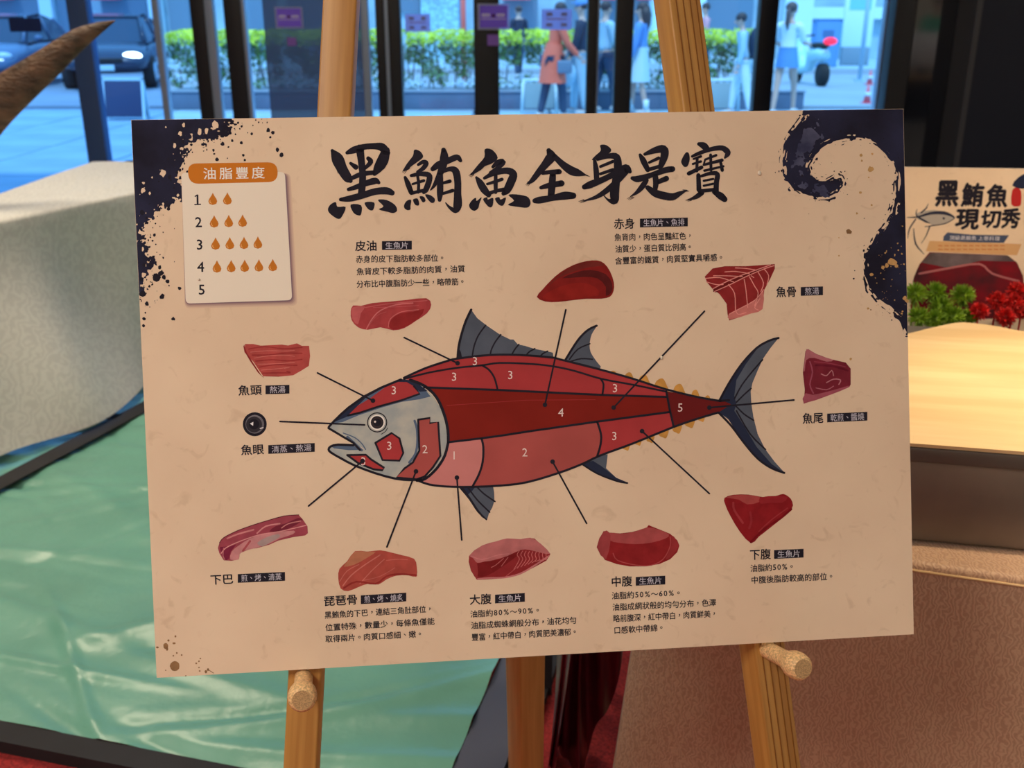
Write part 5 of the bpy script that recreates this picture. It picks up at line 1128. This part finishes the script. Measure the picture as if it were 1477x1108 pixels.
b = MB(); b.box((0, 0, .6), (.62, .4, 1.2), bbl, bev=.03); b.build('body', r); b = MB(); b.box((0, -.2, .85), (.3, .02, .18), mat('cabinet_vent', (.08, .16, .34), .6)); b.build('vent', r); b = MB(); b.box((0, 0, 1.215), (.66, .44, .03), bbl, bev=.008); b.build('lid', r)
for px, py in ((1250, 143), (1254, 116)):
    p = atZ(px, py + 6, 0); r = empty('traffic_cone', (p.x, p.y, 0), 'small pink red traffic cone on the road, ' + ('the nearer one' if py > 130 else 'the farther one beside the steel pole'), 'cone', 'traffic cones')
    cm = mat('cone_red', (.80, .16, .20), .5); r.scale = (.62, .62, .62); b = MB(); b.tube([(0, 0, .02), (0, 0, .5)], [.11, .02], cm, n=12); b.build('cone', r); b = MB(); b.box((0, 0, .012), (.3, .3, .024), cm, bev=.005); b.build('base', r); b = MB(); b.tube([(0, 0, .2), (0, 0, .3)], [.083, .062], bwh, n=12); b.build('band', r)
p = atZ(1185, 103, 0)
b = MB(); b.box((0, 0, .06), (.28, 1.7, .12), mat('yellow_kerb_paint', (.72, .66, .10), .6), bev=.02); o = b.build('parking_block', loc=(p.x, p.y - .2, 0), label='yellow painted kerb block on the pale road', cat='kerb block'); o.rotation_euler.z = R(-24)
for px in (1040, 778):
    p = atZ(px, 160, 0) if False else atY(px, 150, 16.1); rlab = 'low white framed barrier panel in front of the planter, ' + ('beside the right easel leg' if px > 900 else 'below the orange coat')
    r = empty('barrier', (p.x, 16.1, 0), rlab, 'barrier', 'low barriers'); b = MB()
    for sx in (-.27, .27): b.tube([(sx, 0, 0), (sx * .92, 0, .5)], .022, bwh, n=8)
    b.tube([(-.25, 0, .5), (.25, 0, .5)], .022, bwh, n=8); b.build('frame', r); b = MB(); b.box((0, 0, .27), (.46, .015, .38), mat('grey_green_panel', (.34, .44, .46), .6), bev=.004); b.build('panel', r)
# sandwich board outside at the left
p = atZ(184, 172, 0); r = empty('sandwich_board', (p.x, p.y, 0), 'dark sandwich board standing on the pavement at the left', 'sign')
for s_ in (-1, 1):
    b = MB(); rt = Matrix.Rotation(R(10 * s_), 3, 'X'); b.box(rt @ Vector((0, 0, .29)) + Vector((0, .0, 0)) + Vector((0, s_ * .1, 0)), (.54, .03, .50), mat('dark_slate_board', (.045, .06, .13), .5), rot=rt, bev=.004); b.build('board', r)
    b = MB()
    for sx in (-.285, .285): b.box(rt @ Vector((sx, 0, .30)) + Vector((0, s_ * .1, 0)), (.035, .035, .6), bwh, rot=rt)
    b.box(rt @ Vector((0, 0, .575)) + Vector((0, s_ * .1, 0)), (.6, .035, .04), bwh, rot=rt); b.build('frame', r)

# ------------------------------------------------------------------ cars
tyre = mat('tyre_rubber', (.02, .02, .022), .8); cgl = mat('car_glass', (.04, .07, .11), .08); chrome = mat('chrome_trim', (.6, .65, .7), .2, metal=1)
def car(px, py_ground, heading, body, lab, lit=False, Y=None):
    p = atZ(px, py_ground, 0); r = empty('car', (p.x, p.y, 0), lab, 'car', rz=heading)
    st_ = [(-2.15, .50, .42, .70), (-2.05, .36, .86, .80), (-1.5, .28, .95, .87), (-.6, .26, .96, .9), (.5, .26, .95, .9), (1.2, .28, .90, .88), (1.85, .32, .80, .82), (2.1, .40, .66, .74), (2.2, .46, .55, .66)]
    b = MB(); rows = []
    for x, z0, z1, hw in st_:
        if z1 < z0: z0, z1 = z1, z0
        row = []
        for k in range(16):
            a = 2 * math.pi * k / 16; cx_, cz_ = math.cos(a), math.sin(a); sx = math.copysign(abs(cx_) ** .45, cx_); sz = math.copysign(abs(cz_) ** .55, cz_)
            row.append((x, sx * hw, (z0 + z1) / 2 + sz * (z1 - z0) / 2))
        rows.append(row)
    b.grid(rows, body, closed=True); b.f.append(list(range(15, -1, -1))); b.mi.append(0); b.sm.append(False); n_ = len(b.v); b.f.append(list(range(n_ - 16, n_))); b.mi.append(0); b.sm.append(False); b.build('body', r)
    b = MB(); gh = [(-1.75, .92, .93, .74), (-1.25, .92, 1.36, .62), (-.4, .92, 1.45, .60), (.35, .92, 1.40, .60), (1.15, .88, .90, .72)]; rows = []
    for x, z0, z1, hw in gh:
        wb = .80; rows.append([(x, -wb, z0), (x, -hw, z1 - .04), (x, -hw * .85, z1), (x, hw * .85, z1), (x, hw, z1 - .04), (x, wb, z0)])
    b.grid(rows, cgl, smooth=False); b.build('windows', r)
    b = MB(); b.grid([[(-1.3, -.56, 1.35), (-1.3, .56, 1.35)], [(-.4, -.58, 1.465), (-.4, .58, 1.465)], [(.4, -.56, 1.41), (.4, .56, 1.41)]], body)
    for s_ in (-1, 1):
        b.tube([(.4, s_ * .57, 1.395), (1.18, s_ * .72, .92)], .03, body, n=6); b.tube([(-1.28, s_ * .6, 1.34), (-1.8, s_ * .74, .93)], .05, body, n=6); b.tube([(-.35, s_ * .62, 1.42), (-.30, s_ * .79, .93)], .035, body, n=6)
    b.build('roof', r)
    for x in (-1.35, 1.35):
        for s_ in (-1, 1):
            b = MB(); b.tube([(x, s_ * .68, .32), (x, s_ * .90, .32)], .32, tyre, n=20); wo = b.build('wheel', r); b = MB(); b.tube([(x, s_ * .88, .32), (x, s_ * .915, .32)], .2, chrome, n=14); b.build('hubcap', wo)
    hm = mat('lit_headlight', (.9, .95, 1), .2, emit=((.9, 1, 1), 9.0)) if lit else mat('headlight', (.7, .8, .85), .1)
    for s_ in (-1, 1):
        b = MB(); b.ball((2.03, s_ * .56, .66), (.09, .19, .075), hm, 12, 8); b.build('headlight', r)
        b = MB(); b.ball((-2.06, s_ * .62, .74), (.06, .15, .08), mat('tail_light', (.7, .02, .05), .2), 10, 6); b.build('tail_light', r)
        b = MB(); b.ball((.95, s_ * .95, .98), (.07, .1, .06), body, 8, 6); b.build('side_mirror', r)
    b = MB(); b.box((2.17, 0, .56), (.06, .8, .12), tyre, bev=.02); b.build('grille', r)
    b = MB(); b.box((2.21, 0, .44), (.02, .44, .11), bwh, bev=.004); b.build('number_plate', r)
    return r
car(176, 121, R(-78), mat('dark_navy_car_paint', (.02, .035, .07), .25, coat=.6), 'dark car with lit headlights seen through the left window', True)
car(22, 121, R(-84), mat('steel_blue_car_paint', (.10, .17, .28), .25, coat=.6), 'steel blue car at the far left edge behind the brown fin')
car(1085, 78, R(180), mat('light_blue_car_paint', (.34, .62, .74), .25, coat=.6), 'light blue car passing behind the hedge at the right')
car(775, 74, R(180), mat('white_blue_car_paint', (.42, .64, .76), .25, coat=.6), 'pale car passing behind the orange coated pedestrian')
# scooter with a red tail light
p = atZ(1166, 122, 0); r = empty('scooter', (p.x, p.y, 0), 'pale blue scooter with a red tail light by the road', 'scooter', rz=R(100)); sb = mat('scooter_paint', (.45, .74, .82), .3)
b = MB(); b.tube([(-.75, 0, .62), (-.5, 0, .66), (-.1, 0, .62), (.05, 0, .35), (.35, 0, .30), (.5, 0, .6), (.62, 0, .95)], [.08, .16, .15, .10, .12, .13, .07], sb, n=12); b.build('body', r)
for x in (-.6, .68): b = MB(); b.tube([(x, -.06, .24), (x, .06, .24)], .24, tyre, n=18); b.build('wheel', r)
b = MB(); b.ball((-.35, 0, .82), (.38, .14, .07), tyre, 12, 6); b.build('seat', r)
b = MB(); b.tube([(.58, -.32, 1.02), (.62, 0, .98), (.58, .32, 1.02)], .018, tyre, n=8); b.build('handlebar', r)
b = MB(); b.ball((-.82, 0, .92), (.05, .16, .08), mat('red_tail_light', (.85, .01, .04), .2, emit=((1, .03, .08), 1.2)), 10, 6); b.build('tail_light', r)

# ------------------------------------------------------------------ people
skinm = mat('skin', (.62, .40, .32), .5); hairm = mat('dark_hair', (.05, .04, .045), .5)
def skinned(name, pts, edges, rad, m, parent, root=0, sub=2):
    me = bpy.data.meshes.new(name); me.from_pydata([tuple(p) for p in pts], edges, []); o = bpy.data.objects.new(name, me); COL.objects.link(o)
    md_ = o.modifiers.new('s', 'SKIN'); md_.use_smooth_shade = True; md_.branch_smoothing = .6
    for i, v in enumerate(me.skin_vertices[0].data): rr_ = rad[i]; v.radius = rr_ if isinstance(rr_, tuple) else (rr_, rr_); v.use_root = (i == root)
    ss = o.modifiers.new('u', 'SUBSURF'); ss.levels = sub; ss.render_levels = sub
    nm = bpy.data.meshes.new_from_object(o.evaluated_get(bpy.context.evaluated_depsgraph_get())); bpy.data.objects.remove(o); bpy.data.meshes.remove(me)
    nm.materials.clear(); nm.materials.append(m); nm.polygons.foreach_set('use_smooth', [True] * len(nm.polygons)); nm.polygons.foreach_set('material_index', [0] * len(nm.polygons))
    o = bpy.data.objects.new(name, nm); COL.objects.link(o); o.parent = parent; return o
def person(px, Y, yaw, lab, H=1.66, lean=0, arms=((.10, -.25), (.10, -.25)), stride=.16, top=None, sleeves=True, coat=None, skirt=None, trousers=None, shoes=None, hair='short', hairmat=None, socks=None, bendf=0, cap=None, z=0):
    """arms: per side (upper-arm forward swing, elbow bend); y is forward"""
    X = atY(px, 80, Y).x; r = empty('person', (X, Y, z), lab, 'person', rz=yaw); k = H / 1.70
    V = lambda x, y, zz: Vector((x * k, y * k, zz * k))
    def tl(y, zz):                                    # torso lean about the hips
        a = lean; dz = zz - .92; return (y * math.cos(a) + dz * math.sin(a), .92 + dz * math.cos(a) - y * math.sin(a))
    def T_(x, y, zz): yy, z2 = tl(y, zz); return V(x, yy, z2)
    J = {}; pts, ed, rad = [], [], []
    def add(n, p, rd, to=None):
        J[n] = len(pts); pts.append(p); rad.append(tuple(q * k for q in rd) if isinstance(rd, tuple) else rd * k)
        if to is not None: ed.append((J[to], J[n]))
    add('pel', T_(0, 0, .92), (.135, .105)); add('wai', T_(0, 0, 1.08), (.115, .09), 'pel'); add('che', T_(0, .0, 1.27), (.14, .10), 'wai'); add('sho', T_(0, -.01, 1.39), (.10, .07), 'che')
    add('nec', T_(0, .0, 1.47), .05, 'sho'); add('jaw', T_(0, .02, 1.54), (.06, .07), 'nec'); add('hed', T_(0, .015, 1.61), (.075, .088), 'jaw'); add('crn', T_(0, .005, 1.665), (.055, .065), 'hed')
    for s_, nm in ((-1, 'l'), (1, 'r')):
        sw, eb = arms[0 if s_ < 0 else 1]; sh = (s_ * .175, -.01, 1.37)
        add('s' + nm, T_(*sh), .055, 'sho'); ex_, ey, ez = s_ * .215, -.01 + .27 * math.sin(sw), 1.37 - .27 * math.cos(sw); add('e' + nm, T_(ex_, ey, ez), .04, 's' + nm)
        a2 = sw + abs(eb) * 1.4; wx, wy, wz = s_ * .21, ey + .24 * math.sin(a2), ez - .24 * math.cos(a2); add('w' + nm, T_(wx, wy, wz), .027, 'e' + nm)
        hx, hy, hz = wx, wy + .08 * math.sin(a2), wz - .08 * math.cos(a2); add('h' + nm, T_(hx, hy, hz), (.018, .036), 'w' + nm)
        st = stride * s_; lx = s_ * .095; add('p' + nm, V(lx, 0, .86), .085, 'pel'); add('k' + nm, V(lx, st * .6 + .03, .49), .055, 'p' + nm); add('a' + nm, V(lx, st, .09), .036, 'k' + nm); add('t' + nm, V(lx, st + .13, .035), .03, 'a' + nm)
    body = skinned('body', pts, ed, rad, skinm, r)
    for nm, s_ in (('l', -1), ('r', 1)):               # fingers
        h0 = pts[J['h' + nm]]; w0 = pts[J['w' + nm]]; d = (h0 - w0).normalized(); sd = Vector((0, 1, 0)).cross(d).cross(d) if abs(d.y) < .9 else Vector((0, 0, 1)); sd.normalize()
        b = MB(); inn_ = d.cross(sd).normalized() * (1 if s_ < 0 else -1)
        for f_, (off, ln) in enumerate(((-.027, .062), (-.009, .072), (.009, .068), (.027, .052))):
            q = h0 + d * .015 * k + sd * off * k; b.tube([q, q + d * ln * .5 * k, q + d * ln * .8 * k + inn_ * .014 * k, q + d * ln * .9 * k + inn_ * .028 * k], [.0085 * k, .008 * k, .007 * k, .005 * k], skinm, n=6)
        q = h0 - d * .03 * k - sd * .03 * k; b.tube([q, q - sd * .025 * k + d * .02 * k, q - sd * .03 * k + d * .045 * k], [.010 * k, .009 * k, .006 * k], skinm, n=6); b.build('fingers', body)
    hp = pts[J['hed']]; ce, se = math.cos(lean), math.sin(lean); f = Vector((0, ce, -se)); up = Vector((0, se, ce))
    b = MB()
    for s_ in (-1, 1): b.ball(hp + f * .082 * k + up * -.005 * k + Vector((s_ * .03 * k, 0, 0)), .010 * k, mat('eye', (.03, .02, .02), .2), 6, 4)
    b.build('eyes', body); b = MB(); b.ball(hp + f * .095 * k - up * .03 * k, (.012 * k, .018 * k, .022 * k), skinm, 8, 6); b.ball(hp + f * .082 * k - up * .062 * k, (.022 * k, .008 * k, .006 * k), mat('lips', (.5, .16, .14), .5), 8, 4)
    for s_ in (-1, 1): b.ball(hp + Vector((s_ * .08 * k, 0, 0)) - up * .02 * k, (.010 * k, .018 * k, .028 * k), skinm, 8, 6)
    b.build('face', body)
    hm_ = hairmat or hairm; b = MB(); rot = Matrix.Rotation(-lean, 3, 'X'); vs_ = []
    b.ball(hp - f * .018 * k + up * .035 * k, (.092 * k, .098 * k, .085 * k), hm_, 16, 10, rot)
    if hair == 'long': b.tube([hp - f * .05 * k + up * .03 * k, hp - f * .085 * k - up * .08 * k, hp - f * .09 * k - up * .22 * k, hp - f * .085 * k - up * .34 * k], [.085 * k, .085 * k, .07 * k, .03 * k], hm_, n=12)
    if hair == 'tail': b.tube([hp - f * .09 * k + up * .02 * k, hp - f * .15 * k - up * .04 * k, hp - f * .15 * k - up * .2 * k, hp - f * .12 * k - up * .3 * k], [.03 * k, .04 * k, .035 * k, .01 * k], hm_, n=10)
    b.build('hair', r)
    if cap: b = MB(); b.ball(hp + up * .05 * k - f * .01 * k, (.098 * k, .104 * k, .08 * k), cap, 16, 8, rot); b.ball(hp + up * .055 * k + f * .11 * k, (.07 * k, .06 * k, .012 * k), cap, 12, 6, rot); b.build('cap', r)
    def sub_(names, scale, extra, m, nm_, rt):
        idx = {n: i for i, n in enumerate(names)}; P2 = [pts[J[n]] for n in names]; E2 = [(idx[a], idx[b2]) for a, b2 in ((next(q for q, v in J.items() if v == e[0]), next(q for q, v in J.items() if v == e[1])) for e in ed) if a in idx and b2 in idx]
        R2 = [tuple(q * scale + extra * k for q in (rad[J[n]] if isinstance(rad[J[n]], tuple) else (rad[J[n]],) * 2)) for n in names]
        return skinned(nm_, P2, E2, R2, m, r, root=idx[rt])
    tn = ['pel', 'wai', 'che', 'sho', 'sl', 'el', 'sr', 'er'] + (['wl', 'wr'] if sleeves else [])
    if top: sub_(tn, 1.04, .014, top, 'jacket' if sleeves else 'shirt', 'che')
    if trousers: sub_(['pel', 'pl', 'kl', 'al', 'pr', 'kr', 'ar'], 1.05, .018, trousers, 'trousers', 'pel')
    def cone(z0, z1, w0, w1, m, nm_):
        b = MB(); rows = []
        for q in range(7):
            t = q / 6; zz = z0 + (z1 - z0) * t; ww = w0 + (w1 - w0) * t; row = []
            for a_i in range(24):
                a = 2 * math.pi * a_i / 24; rp = 1 + .04 * t * math.sin(a * 7); yy, z2 = tl(math.sin(a) * ww * .75 * rp, zz) if zz > .92 else (math.sin(a) * ww * .8 * rp, zz); row.append(V(math.cos(a) * ww * rp, yy, z2))
            rows.append(row)
        b.grid(rows, m, closed=True); b.build(nm_, r)
    if coat: cone(1.12, coat[0], .165, coat[1], coat[2], 'coat_skirt')
    if skirt: cone(1.05, skirt[0], .14, skirt[1], skirt[2], 'skirt')
    sm_ = shoes or mat('pale_shoe', (.6, .62, .65), .6)
    for nm in 'lr':
        a_p, t_p = pts[J['a' + nm]], pts[J['t' + nm]]; b = MB(); b.tube([a_p + V(0, -.07, -.035), a_p + V(0, -.02, -.03), t_p + V(0, .0, .008), t_p + V(0, .05, .0)], [.034 * k, .045 * k, .042 * k, .024 * k], sm_, n=10); b.build('shoe', r)
        if socks: b = MB(); b.tube([a_p + V(0, 0, -.01), a_p + V(0, .01, .16)], [.042 * k, .05 * k], socks, n=10); b.build('sock', r)
    return r, {n: pts[i] for n, i in J.items()}, k
orange = mat('orange_coat_cloth', (.90, .16, .09), .7); dkj = mat('dark_navy_jacket', (.02, .035, .07), .7); den = mat('dark_denim', (.04, .07, .13), .7); lbl = mat('pale_blue_cloth', (.40, .60, .72), .7); blu = mat('blue_jacket_cloth', (.12, .30, .62), .7); pgr = mat('pale_grey_skirt', (.52, .68, .74), .7); wht = mat('white_cotton', (.72, .84, .90), .7); bagm = mat('grey_blue_bag', (.16, .22, .30), .6)
r, J, k = person(797, 15.2, R(-72), 'pedestrian in a long orange coat with a crossbody bag strap, seen from the side', 1.60, lean=R(10), arms=((.35, .35), (.55, .3)), top=orange, coat=(.55, .26, orange), trousers=den, hair='short', hairmat=hairm)
b = MB(); b.tube([J['sl'] + Vector((-.02, -.05, .07)), J['che'] + Vector((0, .16, 0)), J['wai'] + Vector((.12, .17, -.05)), J['pel'] + Vector((.22, .12, -.02))], .018, bagm, n=6); b.build('bag_strap', r)
b = MB(); b.box(J['pel'] + Vector((.24, .1, -.12)), (.08, .22, .18), bagm, bev=.03); b.build('shoulder_bag', r)
r, J, k = person(838, 15.8, R(75), 'pedestrian in a dark jacket and cap beside the dark door post', 1.64, arms=((.2, .1), (.3, .4)), top=dkj, trousers=lbl, cap=blu, stride=.12)
b = MB(); b.ball(J['hl'] + Vector((0, .03, -.16)), (.10, .15, .19), lbl, 12, 8); b.build('carrier_bag', r)
r, J, k = person(872, 16.4, R(-60), 'pedestrian half hidden between the two dark door posts holding a pale umbrella', 1.62, arms=((.3, .5), (.2, .3)), top=lbl, trousers=den)
b = MB(); b.tube([J['hl'] + Vector((0, .05, .15)), J['hl'] + Vector((0, .08, -.45))], [.05, .015], blu, n=10); b.build('folded_umbrella', r)
r, J, k = person(924, 15.9, R(65), 'pedestrian with long dark hair, blue sleeves and pale skirt left of the right easel leg', 1.60, arms=((.1, .2), (.25, .6)), top=blu, skirt=(.52, .22, pgr), socks=wht, hair='long')
b = MB(); b.ball(J['hr'] + Vector((.03, .0, -.1)), (.09, .14, .16), blu, 12, 8); b.build('blue_bag', r)
r, J, k = person(1136, 15.9, R(-35), 'pedestrian with a ponytail, pale top and blue shorts in the bright doorway', 1.60, arms=((.3, .7), (.35, .8)), top=wht, sleeves=False, skirt=(.74, .19, blu), hair='tail', hairmat=mat('brown_hair', (.10, .07, .07), .5), stride=.2)
r, J, k = person(1074, 15.8, R(80), 'pedestrian carrying a dark backpack just left of the bright doorway', 1.46, arms=((.1, .2), (.1, .2)), top=lbl, trousers=wht, lean=R(8))
b = MB(); b.ball(J['che'] + Vector((0, -.2, -.05)), (.15, .13, .24), dkj, 14, 10); b.build('backpack', r)
r, J, k = person(1014, 23.0, R(90), 'distant pedestrian by the light blue car, just right of the easel leg', 1.66, top=mat('pink_top', (.7, .35, .4), .7), trousers=den)
r, J, k = person(748, 25.5, R(20), 'distant pedestrian in dark clothes under the red awning', 1.62, top=dkj, trousers=den)
# what the glossy panel reflects: a white counter and a person in green behind the viewer
r = empty('white_counter', (6.0, -2.6, 0), 'white counter seen only as a reflection in the glossy dark panel', 'counter'); b = MB(); b.box((0, 0, .98), (1.5, .10, .46), mat('white_laminate', (.80, .79, .82), .5), bev=.01); b.build('front', r); b = MB(); b.box((0, .05, .60), (1.6, .4, .05), mat('tan_counter_top', (.55, .34, .18), .4), bev=.006); b.build('shelf', r)
b = MB(); b.box((0, -.1, .29), (1.4, .3, .57), blk, bev=.01); b.build('base', r); b = MB()
for sx in (-.6, .6): b.box((sx, -.02, .70), (.04, .04, .16), blk)
b.build('support', r)
person(0, 1, R(0), 'person in a green shirt seen only as a reflection in the dark panel', 1.70, arms=((.3, .6), (.3, .6)), top=mat('green_shirt', (.02, .42, .28), .7), trousers=den)[0].location = (6.25, -3.3, 0)
